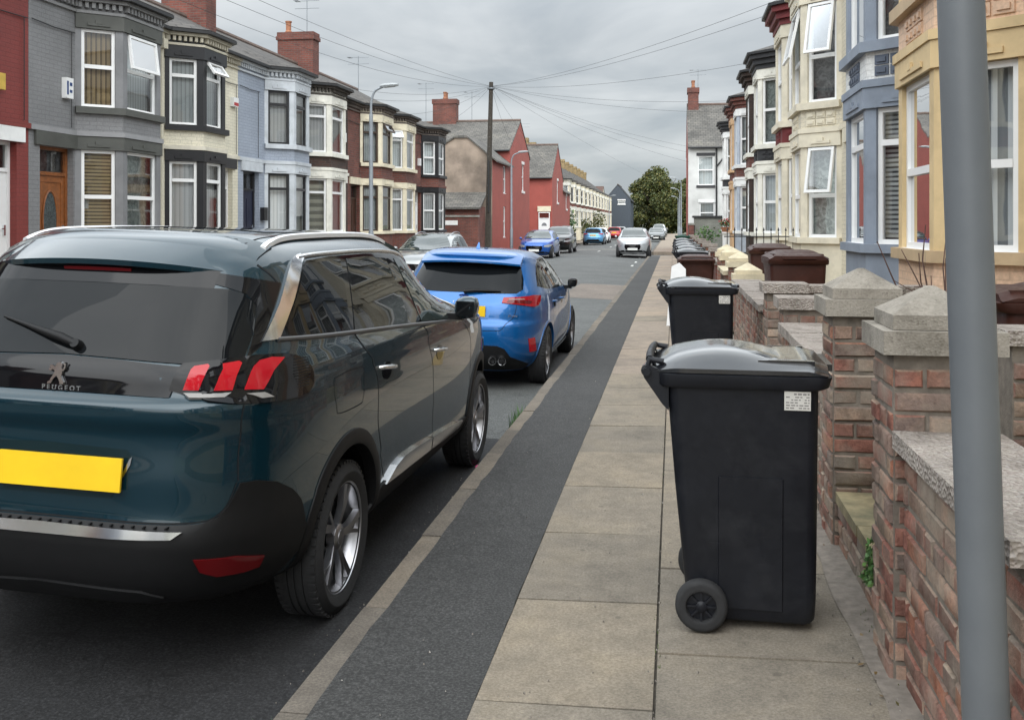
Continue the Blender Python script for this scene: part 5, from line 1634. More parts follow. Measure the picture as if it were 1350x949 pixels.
    Q = [mb.v((x, y, z0 + .01)) for x, y in o]; E = [mb.v((xm - .5, yi, zi)), mb.v((xm + .5, yi, zi))]
    mb.f([Q[0], Q[1], E[0]]); mb.f([Q[1], Q[2], E[1], E[0]]); mb.f([Q[2], Q[3], E[1]]); mb.f([Q[0], E[0], E[1], Q[3]]); mb.f(Q[::-1])
    rf = mb.build('roof', P.get('roof', RF_GREY), r)
    mb = MB(T); mb.tube([(.01, RD, rz + .0), (W - .01, RD, rz + .0)], .11, 8); mb.build('ridge_tiles', plain('ridge_tile', (.12, .085, .07), .85, var=.25), rf)
    if P.get('chimney'):
        cx, zt = P['chimney']
        cm = P.get('chimney_mat', BR_RED)
        mb = MB(T); cw, cd = .32, .72
        mb.box(cx - cw, cx + cw, RD - cd, RD + cd, rz - .9, zt - .30)
        mb.box(cx - cw - .05, cx + cw + .05, RD - cd - .05, RD + cd + .05, zt - .298, zt - .16); mb.box(cx - cw - .02, cx + cw + .02, RD - cd - .02, RD + cd + .02, zt - .158, zt)
        ch = mb.build('chimney', cm, rf)
        for k2 in range(P.get('pots', 1)):
            mb = MB(T)
            M = Matrix.Translation((cx, RD - .4 + .4 * k2, zt))
            mb.lathe([(.13, -.02), (.13, .08), (.10, .12), (.105, .42), (.13, .44), (.13, .48), (.09, .48), (.08, .1)], 14, M)
            mb.build('chimney_pot', plain('terracotta_pot', (.30, .13, .07), .8, var=.2), ch, uv=False)
    return r, T

RF_GREY = roof_mat('roof_slate_brown', (.085, .075, .066), (.060, .054, .049))
RF_SLATE = roof_mat('roof_slate_grey', (.145, .135, .12), (.095, .09, .082), .28, .22)
RF_RED = roof_mat('roof_tile_red', (.12, .060, .045), (.075, .042, .034), .28, .26)
DK = dict
GREYW, CREAMW, BLUEW, REDP = painted_brick('painted_grey', (.205, .205, .208)), painted_brick('painted_cream', (.72, .67, .53)), painted_brick('painted_blue', (.32, .36, .43)), painted_brick('painted_red', (.20, .032, .026))
OLIVE, BLACKT, PALE, IVORY, WHITEP = paint('olive_grey', (.075, .077, .068)), paint('black_trim', (.012, .012, .014), .4), paint('pale_grey', (.52, .55, .58)), paint('ivory', (.72, .65, .49)), paint('white', (.78, .78, .76))
OFFW = paint('off_white', (.74, .72, .64))
BROWN_DOOR = plain('varnished_door', (.22, .075, .022), .35, var=.25, scale=14)
hl = {}
def LH(i, y0, y1, label, end_, **P):
    hl[i] = house('L', y0, y1 - y0, label, P, end_)
LH(0, 10.5, 14.9, 'red painted terraced house with a white door at the left edge', 'near', wall=REDP, trim=WHITEP, bay=WHITEP, panel=REDP, door=M_UPVC, doorstyle='boards', course=REDP, cornice=REDP, roof=RF_GREY)
LH(1, 14.9, 19.0, 'grey painted terraced house with olive trim and a brown oval glass door', 'far', wall=GREYW, bay=paint('grey_bay', (.195, .195, .20)), trim=OLIVE, panel=GREYW, course=paint('grey_course', (.26, .26, .265)), cornice=paint('grey_cornice', (.22, .22, .22)), win=DK(g='low', u='half'),
   open=DK(uf=7), door=BROWN_DOOR, doorframe=BROWN_DOOR, doorstyle='oval', blinds=[BL_WOODH, BL_NET, BL_WOODH, BL_WOODV, BL_GREYV, BL_WOODV], roof=RF_RED)
LH(2, 19.0, 22.9, 'cream painted terraced house with black bay trim', 'near', wall=CREAMW, bay=BLACKT, trim=BLACKT, panel=CREAMW, base=CREAMW, bw=2.15, course=paint('cream_course', (.60, .56, .46)), cornice=paint('cream_cornice', (.52, .48, .38)), win=DK(g='top', u='top'),
   open=DK(uf=35), door=M_BLKFRAME, doorframe=M_UPVC, doorstyle='fan', blinds=[BL_PALEV, BL_PALEV, BL_PALEV, BL_GREYV, BL_GREYV, BL_PALEV], roof=RF_GREY)
LH(3, 22.9, 27.0, 'pale blue painted terraced house with black window frames', 'far', wall=BLUEW, bay=PALE, trim=PALE, panel=BLUEW, bw=2.2, margin=.30, course=PALE, cornice=PALE, win='top', frame=M_BLKFRAME, door=plain('navy_door', (.010, .012, .03), .35), doorframe=M_BLKFRAME,
   blinds=[BL_PALEV, BL_GREYV, BL_PALEV, BL_PALEV, BL_GREYV, BL_GREYV], roof=RF_GREY)
LH(4, 27.0, 31.2, 'dark brick terraced house with a white bay', 'near', wall=BR_DARK, bay=OFFW, trim=OFFW, panel=BR_DARK, cornice=BR_DARK, course=OFFW, win='top', door=plain('dark_door', (.02, .012, .01), .4), blinds=[BL_ZEBRA, BL_PALEV, BL_ZEBRA, BL_PALEV, BL_GREYV, BL_ZEBRA], roof=RF_GREY, chimney=(.72, 9.05), pots=1)
LH(5, 31.2, 35.3, 'red brick terraced house with an ivory bay and dark window frames, beside the street lamp', 'far', wall=BR_RED, bay=IVORY, trim=IVORY, panel=BR_RED, cornice=BR_RED, course=BR_RED, win='top', frame=plain('brown_frame', (.05, .03, .02), .4), open=DK(uf=30), door=plain('brown_door', (.05, .02, .012), .4),
   blinds=[BL_GREYV, BL_DARK, BL_GREYV, BL_GREYV, BL_GREYV, BL_DARK], roof=RF_GREY)
LH(6, 35.3, 39.4, 'red brick terraced house with an ivory bay and white window frames', 'near', wall=BR_RED, bay=IVORY, trim=IVORY, panel=BR_RED, cornice=BR_RED, course=BR_RED, win='top', open=DK(un=30), door=M_UPVC, blinds=[BL_PALEV, BL_GREYV], roof=RF_GREY, chimney=(1.2, 9.0), pots=1)
LH(7, 39.4, 43.6, 'end red brick terraced house with a black trimmed bay', 'far', wall=BR_RED, bay=BLACKT, trim=BLACKT, panel=BR_RED, cornice=BR_RED, course=BR_RED, win='half', door=M_UPVC, blinds=[BL_PALEV, BL_GREYV], roof=RF_GREY)
for i_, m_, x_ in ((2, CREAMW, .12), (4, M_GUTTER, .14), (6, M_GUTTER, .14)):
    TT = lambda p: (p[1], p[0], p[2])
    mb = MB(TT); mb.tube([(x_, .06, 5.6), (x_, .06, .1)], .04, 8); mb.box(x_ - .09, x_ + .09, .02, .16, 5.25, 5.45); mb.build('drainpipe', m_, hl[i_][0], uv=False)
for i_ in range(8):
    TT = lambda p: (p[1], p[0], p[2]); w_ = (4.4, 4.1, 3.9, 4.1, 4.2, 4.1, 4.1, 4.2)[i_]; far_ = i_ in (1, 3, 5, 7)
    x0_, x1_ = (.05, w_ - 2.85) if far_ else (2.85, w_ - .05)
    mb = MB(TT); mb.tube([(x0_, .03, 5.02), ((x0_ + x1_) / 2, .03, 4.99), (x1_, .03, 5.0)], .010, 5); mb.tube([(x1_ - .1, .03, 5.0), (x1_ - .1, .03, 3.3)], .007, 5); mb.build('cable', M_GUTTER, hl[i_][0], uv=False)
# right terrace
YEL, PEACH = paint('ochre', (.61, .455, .245)), painted_brick('painted_peach', (.70, .48, .33))
SLATEB = paint('slate_blue', (.225, .26, .315)); CRM = paint('cream_stone', (.68, .62, .49)); CRMW = painted_brick('painted_buff', (.66, .60, .47)); WHB = painted_brick('painted_white', (.74, .74, .72))
REDT, BLKT = paint('dark_red', (.15, .018, .02)), paint('charcoal', (.03, .03, .033)); BRN = brick_mat('brick_brown_dark', (.05, .028, .02), (.03, .02, .015), (.04, .03, .025))
BLUEG = paint('pale_blue_grey', (.42, .46, .52)); PEACHP = paint('peach', (.58, .38, .22))
hr = {}
def RH(i, y0, label, end_, W=4.5, **P):
    P.setdefault('up', .32); P.setdefault('heavy', True); P.setdefault('margin', .30)
    hr[i] = house('R', y0, W, label, P, end_, floor=.6)
RH(0, 6.7, 'peach terraced house with an ochre bay, behind the grey post', 'far', wall=PEACH, bay=YEL, trim=YEL, panel=PEACH, base=PEACH, sill=paint('buff_sill', (.48, .35, .21)), tiles=PEACH, win='low', door=M_UPVC, blinds=[BL_DARKV, BL_ROSE, BL_ROSE, BL_DARKV, BL_GREYV, BL_DARK], cornice=YEL)
RH(1, 11.2, 'white terraced house with a slate blue bay', 'near', wall=WHB, bay=SLATEB, trim=SLATEB, panel=WHB, base=SLATEB, tiles=paint('slate_tiles', (.10, .12, .16)), win='top', door=M_UPVC, blinds=[BL_WHITEH, BL_WHITEH, BL_WHITEH, BL_DARK, BL_GREYV, BL_GREYV], cornice=SLATEB)
RH(2, 15.7, 'cream terraced house with tilted open bay windows', 'far', wall=CRMW, bay=CRM, trim=CRM, panel=CRMW, base=CRM, tiles=CRM, win='low', open=DK(gn=10, un=10, uf=12), door=M_UPVC, blinds=[BL_NET, BL_NET, BL_NET, BL_DARK, BL_NET, BL_NET], cornice=CRM)
RH(3, 20.2, 'cream terraced house with a dark red tile panel', 'near', wall=CRMW, bay=CRM, trim=CRM, panel=REDT, base=CRM, tiles=REDT, win='half', door=plain('white_door', (.7, .7, .68), .4), blinds=[BL_GREYV, BL_NET], cornice=REDT)
RH(4, 24.7, 'cream terraced house with a charcoal tile panel', 'far', wall=CRMW, bay=OFFW, trim=OFFW, panel=BLKT, base=OFFW, tiles=BLKT, win='half', door=M_UPVC, blinds=[BL_GREYV, BL_NET], cornice=BLKT)
RH(5, 29.2, 'dark brown brick terraced house between paler houses', 'near', wall=BRN, bay=BRN, trim=OFFW, panel=BR_RED, base=BRN, win='half', door=M_BLKFRAME, blinds=[BL_GREYV], cornice=BRN)
RH(6, 33.7, 'red brick terraced house with a pale blue grey bay', 'far', wall=BR_RED, bay=BLUEG, trim=WHITEP, panel=BR_RED, base=BLUEG, win='half', door=M_UPVC, blinds=[BL_GREYV], cornice=BR_RED)
RH(7, 38.2, 'terraced house with a peach bay', 'near', wall=PEACH, bay=PEACHP, trim=PEACHP, panel=BR_RED, base=PEACHP, win='half', door=M_UPVC, blinds=[BL_GREYV], cornice=BR_RED)
RH(8, 42.7, 'white end terraced house with a charcoal tile panel', 'far', wall=WHB, bay=WHITEP, trim=WHITEP, panel=BLKT, base=WHITEP, win='half', door=M_UPVC, blinds=[BL_GREYV], cornice=BLKT)
# the terraces carry on behind the viewpoint and are seen in the car's glass and paint
for k, (src, y) in enumerate(((hl[2], -2.2), (hl[1], -6.4), (hl[6], -11.0), (hl[3], -15.6))):
    c = copy_tree(src[0]); c.location.y = y; tag(c, 'terraced house behind the viewpoint on the left side', 'house', 'houses behind the viewpoint')
for k, (src, y) in enumerate(((hr[2], 2.2), (hr[3], -2.3), (hr[1], -6.8), (hr[2], -11.3), (hr[4], -15.8))):
    c = copy_tree(src[0]); c.location.y = y; tag(c, 'terraced house behind the viewpoint on the right side', 'house', 'houses behind the viewpoint')
c = copy_tree(hl[6][0]); c.location.y = 6.1; tag(c, 'red brick terraced house left of the picture', 'house')
c = copy_tree(hl[5][0]); c.location.y = 1.7; tag(c, 'red brick terraced house far left of the picture', 'house')
# ------------------------------------------------------------------ parked cars
teal_suv()
BLUEP = carpaint('paint_blue', (.005, .105, .33), .40, .3)
hatch('bright blue hatchback parked at the kerb directly in front of the teal SUV', BLUEP, (-2.27, 11.1, -.178), 0, .035, .965, 1, 1.02, plate_r='A', hero=True)
def parked(label, c, x, y, facing, lod=1, plate=None, sx=1, sy=1, sz=1, rails=False, metal=.4, nm=None):
    p = carpaint('paint_' + nm, c, metal, .3)
    z = road_z(x)
    if facing > 0: return hatch(label, p, (x, y, z), 0, 0, sx, sy, sz, lod, plate_r='' if plate else None, rails=rails)
    return hatch(label, p, (x, y, z), PI, 0, sx, sy, sz, lod, plate_f='' if plate else 'none', rails=rails)
parked('silver estate car with roof rails facing the viewer on the far left kerb', (.26, .27, .27), -7.0, 29.4, -1, 1, True, 1.0, 1.05, 1.03, True, .6, 'silver')
parked('royal blue hatchback facing the viewer by the red gable house', (.012, .09, .36), -6.95, 52.8, -1, 1, True, nm='royal')
parked('black four by four facing the viewer on the far left kerb', (.008, .008, .009), -6.95, 62.0, -1, 1, True, 1.02, 1.0, 1.14, nm='black')
parked('light blue hatchback seen from behind near the white front door', (.10, .30, .52), -6.7, 83.8, 1, 1, True, nm='lightblue')
parked('white car parked ahead of the light blue hatchback', (.62, .62, .62), -6.75, 91, 1, 2, True, metal=0, nm='white')
parked('small red car seen from behind far down the street', (.38, .008, .012), -6.6, 112, 1, 2, True, metal=.1, nm='red')
parked('pale car beyond the small red car', (.5, .5, .5), -6.6, 124, 1, 2, True, nm='pale')
parked('pale silver crossover facing the viewer at the right kerb', (.40, .41, .42), -2.12, 55.4, -1, 1, True, 1.0, .98, 1.08, metal=.3, nm='whitex')
parked('dark grey saloon behind the pale silver crossover', (.11, .12, .12), -1.75, 104, -1, 2, True, nm='grey')
parked('white van shaped car far down the right kerb', (.55, .55, .55), -1.8, 128, -1, 2, True, 1, 1, 1.25, metal=0, nm='vanwhite')
parked('dark car farthest down the right kerb', (.03, .03, .035), -1.8, 145, -1, 2, True, nm='fardark')

# ------------------------------------------------------------------ gabled houses down the street
def box_house(label, x0, x1, y0, y1, ev, rz, axis, wall, roof, wins=(), chim=None, group=None, vert=.03):
    """plain gabled house; wins: (face, a0, a1, z0, z1)"""
    ox, oy = x1, y0
    t = thing('gabled_house', label, 'house', (ox, oy, 0), group=group)
    T = lambda p: (p[0] - ox, p[1] - oy, p[2])
    FE = lambda p: (x1 + p[1], y0 + p[0], p[2]); FS_ = lambda p: (x0 + p[0], y0 - p[1], p[2]); FW = lambda p: (x0 - p[1], y0 + p[0], p[2])
    mb = MB(T)
    he = [w[1:5] for w in wins if w[0] == 'E']; hs = [w[1:5] for w in wins if w[0] == 'S']; hw = [w[1:5] for w in wins if w[0] == 'W']
    wall_holes(mb, FE, 0, y1 - y0, 0, ev, he, .15); wall_holes(mb, FS_, 0, x1 - x0, 0, ev, hs, .15); wall_holes(mb, FW, 0, y1 - y0, 0, ev, hw, .15)
    mb.quad((x0, y1, 0), (x1, y1, 0), (x1, y1, ev), (x0, y1, ev))
    xm, ym = (x0 + x1) / 2, (y0 + y1) / 2
    if axis == 'x':
        for x in (x0, x1): mb.f([mb.v((x, y0, ev)), mb.v((x, y1, ev)), mb.v((x, ym, rz))])
    else:
        for y in (y0, y1): mb.f([mb.v((x0, y, ev)), mb.v((x1, y, ev)), mb.v((xm, y, rz))])
    mb.build('wall', wall, t)
    mb = MB(T)
    def slab(P, th=.09):
        a = [mb.v(p) for p in P]; b_ = [mb.v((p[0], p[1], p[2] - th)) for p in P]
        mb.f(a); mb.f(b_[::-1])
        for i in range(4): mb.f([a[i], a[(i + 1) % 4], b_[(i + 1) % 4], b_[i]])
    o, up = .25, .10
    if axis == 'x':
        s_ = (rz - ev) / (ym - y0)
        slab([(x0 - vert, y0 - o, ev - o * s_ + up), (x1 + vert, y0 - o, ev - o * s_ + up), (x1 + vert, ym, rz + up), (x0 - vert, ym, rz + up)])
        slab([(x0 - vert, y1 + o, ev - o * s_ + up), (x1 + vert, y1 + o, ev - o * s_ + up), (x1 + vert, ym + .003, rz + up), (x0 - vert, ym + .003, rz + up)])
        rp = [(x0 - vert, ym, rz + up), (x1 + vert, ym, rz + up)]
    else:
        s_ = (rz - ev) / (xm - x0)
        slab([(x0 - o, y0 - vert, ev - o * s_ + up), (x0 - o, y1 + vert, ev - o * s_ + up), (xm, y1 + vert, rz + up), (xm, y0 - vert, rz + up)])
        slab([(x1 + o, y0 - vert, ev - o * s_ + up), (x1 + o, y1 + vert, ev - o * s_ + up), (xm + .003, y1 + vert, rz + up), (xm + .003, y0 - vert, rz + up)])
        rp = [(xm, y0 - vert, rz + up), (xm, y1 + vert, rz + up)]
    rf = mb.build('roof', roof, t)
    mb = MB(T); mb.tube(rp, .10, 8); mb.build('ridge_tiles', MATS['ridge_tile'], rf)
    if axis == 'x':
        mb = MB(T); mb.tube([(x0, y0 - o - .04, ev - o * s_ + .03), (x1 + vert, y0 - o - .04, ev - o * s_ + .03)], .055, 8); mb.build('gutter', M_GUTTER, t)
    for w in wins:
        F = {'E': FE, 'S': FS_, 'W': FW}[w[0]]
        fr = w[5] if len(w) > 5 else M_UPVC
        f = win(t, T, F, w[1:5], w[6] if len(w) > 6 else 'half', fr, BL_GREYV)
        mb = MB(T); mb.box(w[1] - .08, w[2] + .08, .002, .07, w[3] - .14, w[3], F); mb.box(w[1] - .08, w[2] + .08, .002, .03, w[4], w[4] + .18, F)
        mb.build('window_sill', WHITEP if len(w) <= 7 else w[7], t, uv=False)
    if chim:
        cx, cy, w, d, z0, z1, m = chim
        mb = MB(T); mb.box(cx - w, cx + w, cy - d, cy + d, z0, z1 - .3); mb.box(cx - w - .05, cx + w + .05, cy - d - .05, cy + d + .05, z1 - .298, z1)
        ch = mb.build('chimney', m, rf)
        for k in range(3):
            mb = MB(T); mb.lathe([(.12, 0), (.12, .1), (.09, .14), (.095, .4), (.12, .42), (.12, .46), (.08, .46), (.07, .1)], 12, Matrix.Translation((cx, cy + (k - 1) * d * .6, z1)))
            mb.build('chimney_pot', MATS['terracotta_pot'], ch, uv=False)
    return t, T
REDG = painted_brick('painted_red_gable', (.35, .075, .056))
g1, T1 = box_house('red painted gabled house with narrow windows, right of the telegraph pole', -14.6, -9.5, 57.2, 65.2, 6.0, 8.0, 'x', REDG, RF_SLATE, [('E', 4.6, 5.5, 3.7, 5.4)], chim=(-14.3, 61.2, .75, .38, 7.2, 9.5, BR_RED))
RENDER = plain('grey_render', (.27, .215, .17), .95, var=.35, scale=1.1, bumps=.3, bscale=40, dirt=(.10, .08, .065))
T = lambda p: (p[0] + 9.5, p[1] - 57.2, p[2])
mb = MB(T)
mb.f([mb.v(p) for p in ((-12.6, 51.6, 0), (-9.52, 51.6, 0), (-9.52, 51.6, 5.15), (-10.9, 51.6, 6.25), (-11.5, 51.6, 6.25), (-12.6, 51.6, 5.6))])
mb.mi = 1
FE = lambda p: (-9.52 + p[1], 51.6 + p[0], p[2])
wall_holes(mb, FE, 0, 5.59, 0, 5.15, [(3.4, 4.3, 3.35, 4.9), (3.4, 4.2, .85, 2.6)], .15)
mb.quad((-12.6, 51.6, 0), (-12.6, 57.19, 0), (-12.6, 57.19, 5.6), (-12.6, 51.6, 5.6))
mb.build('rear_extension', [RENDER, REDG], g1)
mb = MB(T)
for a, b_ in (((-9.25, 4.98), (-10.9, 6.32)), ((-11.5, 6.32), (-12.7, 5.62))):
    mb.prism([(a[0], a[1]), (b_[0], b_[1]), (b_[0], b_[1] - .09), (a[0], a[1] - .09)], 51.5, 57.18, lambda p: (p[0], p[2], p[1]))
mb.prism([(-10.9, 6.32), (-11.5, 6.32), (-11.5, 6.2), (-10.9, 6.2)], 51.5, 57.18, lambda p: (p[0], p[2], p[1]))
mb.build('rear_roof', RF_SLATE, g1)
for op in ((3.4, 4.3, 3.35, 4.9), (3.4, 4.2, .85, 2.6)): win(g1, T, FE, op, 'half', M_UPVC, BL_GREYV)
mb = MB(T); mb.box(-12.9, -9.9, 49.9, 51.59, 0, 2.5); mb.mi = 1
mb.prism([(49.7, 2.45), (51.6, 3.3), (51.6, 3.2), (49.7, 2.36)], -13.0, -9.8, lambda p: (p[2], p[0], p[1])); mb.build('lean_to', [BR_RED, RF_SLATE], g1)
box_house('red brick house hidden behind the end terrace, its slate roof joining the red gabled house', -24, -14.65, 57.2, 65.2, 6.0, 7.95, 'x', BR_RED, RF_SLATE)
def block_wall(label, x0, x1, y0, y1, z, mat, top=None):
    t = thing('yard_wall', label, 'wall', (x0, y0, 0))
    mb = MB(); mb.box(0, x1 - x0, 0, y1 - y0, -.1, z); mb.build('wall_body', mat, t)
    mb = MB(); mb.box(-.03, x1 - x0 + .03, -.04, y1 - y0 + .04, z + .002, z + .10); mb.build('coping', top or M_CONC, t, bevel=.01, seg=1)
    return t
yw = block_wall('red brick yard wall with a pale band across it, left of the telegraph pole', -13.4, -9.75, 48.9, 49.15, 1.95, BR_RED)
mb = MB(); mb.box(.4, 2.6, -.012, .0, 1.55, 1.78); mb.build('pale_band', WHITEP, yw)
g2, T2 = box_house('red painted gabled house with a white front door facing the viewer', -15, -9.0, 73.6, 80.9, 5.2, 7.75, 'x', REDG, RF_SLATE, [('E', 3.1, 3.9, 3.3, 5.0)])
mb = MB(T2); mb.box(-10.1, -9.1, 73.52, 73.60, 2.55, 2.95); mb.build('door_lintel', IVORY, g2, bevel=.01, seg=1)
door_part(g2, lambda p: (p[0] + 9.0 - 10.02, -p[1] - .23, p[2]), 0, .85, .1, 2.5, M_UPVC, M_UPVC, 'fan', rec=.20, zt=2.0)
box_house('low red painted rear part beyond the gabled house with the white door', -13, -9.0, 80.95, 86.5, 4.3, 5.6, 'y', REDG, RF_SLATE, [('E', 2.2, 3.0, 2.9, 4.0)])
# cream terrace with yellow chimneys
YCH = brick_mat('brick_yellow', (.34, .235, .10), (.27, .185, .085), (.26, .22, .15))
proto, _ = house('L', 88.0, 5.0, 'cream bayed terraced house with a yellow chimney, in the far terrace', dict(wall=CRMW, bay=IVORY, trim=OFFW, panel=BR_RED, base=IVORY, win='half', door=M_BLKFRAME, blinds=[BL_GREYV], cornice=OFFW, roof=RF_GREY, rise=3.0, chimney=(.35, 9.4), chimney_mat=YCH, pots=2), 'near', front=-9.9, group='far cream terrace')
DROP = {'lintel_carving', 'gutter', 'door_frame', 'dentil_course'}
for ch in list(proto.children):
    if ch.name.split('.')[0] in ('lintel_carving',): bpy.data.objects.remove(ch)
for k in range(1, 13):
    c = proto.copy(); COL.objects.link(c); c.location.y = 88 + 5.0 * k
    for ch in proto.children:
        n_ = ch.name.split('.')[0]
        if n_ in DROP or (k > 6 and n_ in ('sill', 'door_step')): continue
        q = ch.copy(); COL.objects.link(q); q.parent = c
        for g_ in ch.children:
            if g_.name.split('.')[0] in ('chimney', 'pane'):
                w_ = g_.copy(); COL.objects.link(w_); w_.parent = q
DARKH = plain('slate_cladding', (.05, .062, .078), .75, var=.15)
box_house('dark slate blue gabled house at the far end of the street', -11.4, -7.1, 166, 178, 5.7, 8.2, 'y', DARKH, roof_mat('roof_dark', (.03, .033, .038), (.022, .024, .028)), [('S', 2.2, 3.4, 5.0, 6.2 - .6)], group=None)
box_house('red roofed house beside the dark slate blue house', -19, -11.6, 160, 172, 5.4, 7.8, 'x', CRMW, RF_RED)
# right corner house
wh, TW = box_house('white corner house with a red painted gable and slate roof on the right', .84, 9.0, 58.2, 66.4, 6.15, 8.9, 'x', plain('white_render', (.62, .62, .60), .85, var=.06, scale=1.5, dirt=(.42, .42, .40)), RF_SLATE,
    [('S', .55, 1.45, 3.85, 5.55, M_UPVC, 'half', BLKT), ('S', .65, 1.5, 1.6, 2.85)], chim=(1.2, 62.3, .32, .55, 8.2, 10.0, BR_RED))
T = lambda p: (p[0] - 9.0, p[1] - 58.2, p[2])
mb = MB(T); mb.f([mb.v(p) for p in ((.828, 58.21, 0), (.828, 66.39, 0), (.828, 66.39, 6.15), (.828, 62.3, 8.85), (.828, 58.21, 6.15))]); mb.build('gable_wall', REDG, wh)
mb = MB(T); mb.tube([(2.45, 58.1, 6.0), (2.45, 58.1, .3)], .05, 8); mb.tube([(2.45, 58.1, 4.9), (2.9, 58.1, 5.5)], .045, 8); mb.build('drainpipe', M_GUTTER, wh, uv=False)
t = thing('concrete_shed', 'grey concrete shed in front of the white corner house', 'shed', (1.15, 55.6, 0))
mb = MB(); mb.box(0, 1.75, 0, 1.9, -.2, 1.95); mb.build('shed_walls', brick_mat('concrete_block', (.22, .22, .19), (.19, .19, .165), (.15, .15, .13)), t)
mb = MB(); mb.box(-.1, 1.85, -.1, 2.0, 1.952, 2.06); mb.build('flat_roof', M_GUTTER, t, bevel=.01, seg=1)
block_wall('red yard wall beside the white corner house', .84, 1.12, 55.4, 58.1, 1.55, BR_RED)

# ------------------------------------------------------------------ poles, lamps, wires
M_GALV = plain('galvanised_steel', (.23, .25, .27), .5, metal=.3, var=.12, scale=4)
M_WOOD = plain('creosoted_wood', (.045, .038, .03), .9, var=.35, scale=12, bumps=.6, bscale=40)
def post_mat():
    m, nt, b = new_mat('post_paint')
    co = posco(nt)
    n1 = noise(nt, 3, 6, co, .6); n2 = noise(nt, 60, 4, co, .6, 1.5)
    r1 = ramp(nt, [(.3, (.112, .122, .133)), (.7, (.138, .149, .160))]); nt.links.new(n1, r1.inputs[0])
    r2 = ramp(nt, [(.66, (0, 0, 0)), (.74, (.5, .5, .5))]); nt.links.new(n2, r2.inputs[0])
    nt.links.new(mix(nt, r1.outputs[0], (.16, .165, .17), r2.outputs[0]), b.inputs['Base Color'])
    b.inputs['Roughness'].default_value = .48
    bump(nt, b, noise(nt, 25, 4, co), .06, .01)
    return m
M_POST = post_mat()
t = thing('sign_post', 'plain grey painted metal post leaning slightly, close at the right against the brick wall', 'post', (.703, 2.34, 0))
mb = MB(); mb.lathe([(.0495, -.1), (.0495, 2.0), (.049, 3.9), (.047, 3.93), (.02, 3.94)], 40, Matrix.Rotation(-.033, 4, 'Y'), True); mb.build('pole', M_POST, t, sharp=50, uv=False)
mb = MB(); mb.lathe([(.06, -.1), (.06, .12), (.052, .13)], 32, Matrix.Rotation(-.033, 4, 'Y')); mb.build('foot_collar', M_POST, t, uv=False)
def street_lamp(label, x, y, h, arm, group=None, thin=False):
    t = thing('street_lamp', label, 'street lamp', (x, y, -.05), group=group)
    mb = MB(); mb.lathe([(.085, 0), (.085, 1.35), (.06, 1.45), (.055, h - .6)], 16); mb.build('column', M_GALV, t, uv=False, sharp=40)
    mb = MB(); P = bez([(0, 0, h - .62), (arm * .03, 0, h - .25), (arm * .28, 0, h + .02), (arm * .7, 0, h + .12), (arm, 0, h + .16)], 6); mb.tube(P, .035, 8); mb.build('arm', M_GALV, t, uv=False)
    s_ = 1 if arm > 0 else -1
    mb = MB(); mb.loft([[(arm + s_ * a, w * c, h + .16 + .03 + d * e + .06 * a) for c, e in ((-1, 0), (-.7, 1), (.7, 1), (1, 0), (.7, -1), (-.7, -1))] for a, w, d in ((-.08, .04, .03), (.05, .11, .055), (.3, .12, .05), (.45, .07, .03))])
    mb.build('lantern', plain('lantern_grey', (.33, .35, .36), .5), t, uv=False, sharp=40)
    return t
street_lamp('grey street lamp with a curved arm before the dark brick house', -8.45, 26.9, 5.35, .34)
street_lamp('street lamp in front of the red gabled house', -8.55, 52.0, 5.3, .45)
for k, y in enumerate((83, 107, 138)): street_lamp(('nearest', 'second', 'farthest')[k] + ' of the street lamps beyond the white corner house', .62, y, 5.3, -.5, 'lamps far on the right')
street_lamp('far street lamp before the dark slate blue house', -8.5, 132, 5.3, .45)
PX, PY, PZ = -8.55, 45.1, 8.25
tp = thing('telegraph_pole', 'tall leaning wooden telegraph pole with wires fanning from its top', 'telegraph pole', (PX, PY, -.06))
mb = MB(); mb.tube([(0, 0, 0), (.05, 0, 2.5), (.10, 0, 5), (.18, 0, PZ)], [.135, .125, .115, .095], 14); mb.build('pole_shaft', M_WOOD, tp, uv=False, sharp=50)
mb = MB()
mb.lathe([(.16, -.02), (.18, 0), (.18, .05), (.11, .07)], 14, Matrix.Translation((.175, 0, PZ - .32)))
for k in range(9): mb.tube([(.02 + .016 * k, -.12, 3.0 + .45 * k), (.02 + .016 * k, .12, 3.0 + .45 * k)], .012, 6)
mb.build('fittings', M_GALV, tp, uv=False)
mb = MB(); mb.box(.06, .12, -.2, -.12, 2.2, 4.6); mb.build('cable_guard', M_GUTTER, tp, uv=False)
TOP = Vector((PX + .175, PY, PZ - .25))
M_WIRE = plain('wire_black', (.04, .04, .042), .7)
def wire(label, b, sag=.35, r=.009, a=TOP, group='telephone wires'):
    a, b = Vector(a), Vector(b)
    P = [a.lerp(b, k / 20) - Vector((0, 0, 4 * sag * (k / 20) * (1 - k / 20))) for k in range(21)]
    mb = MB(); mb.tube([tuple(p - a) for p in P], r, 5)
    o = mb.build('telephone_wire', M_WIRE, None, uv=False); o.location = a
    tag(o, label, 'wire', group)
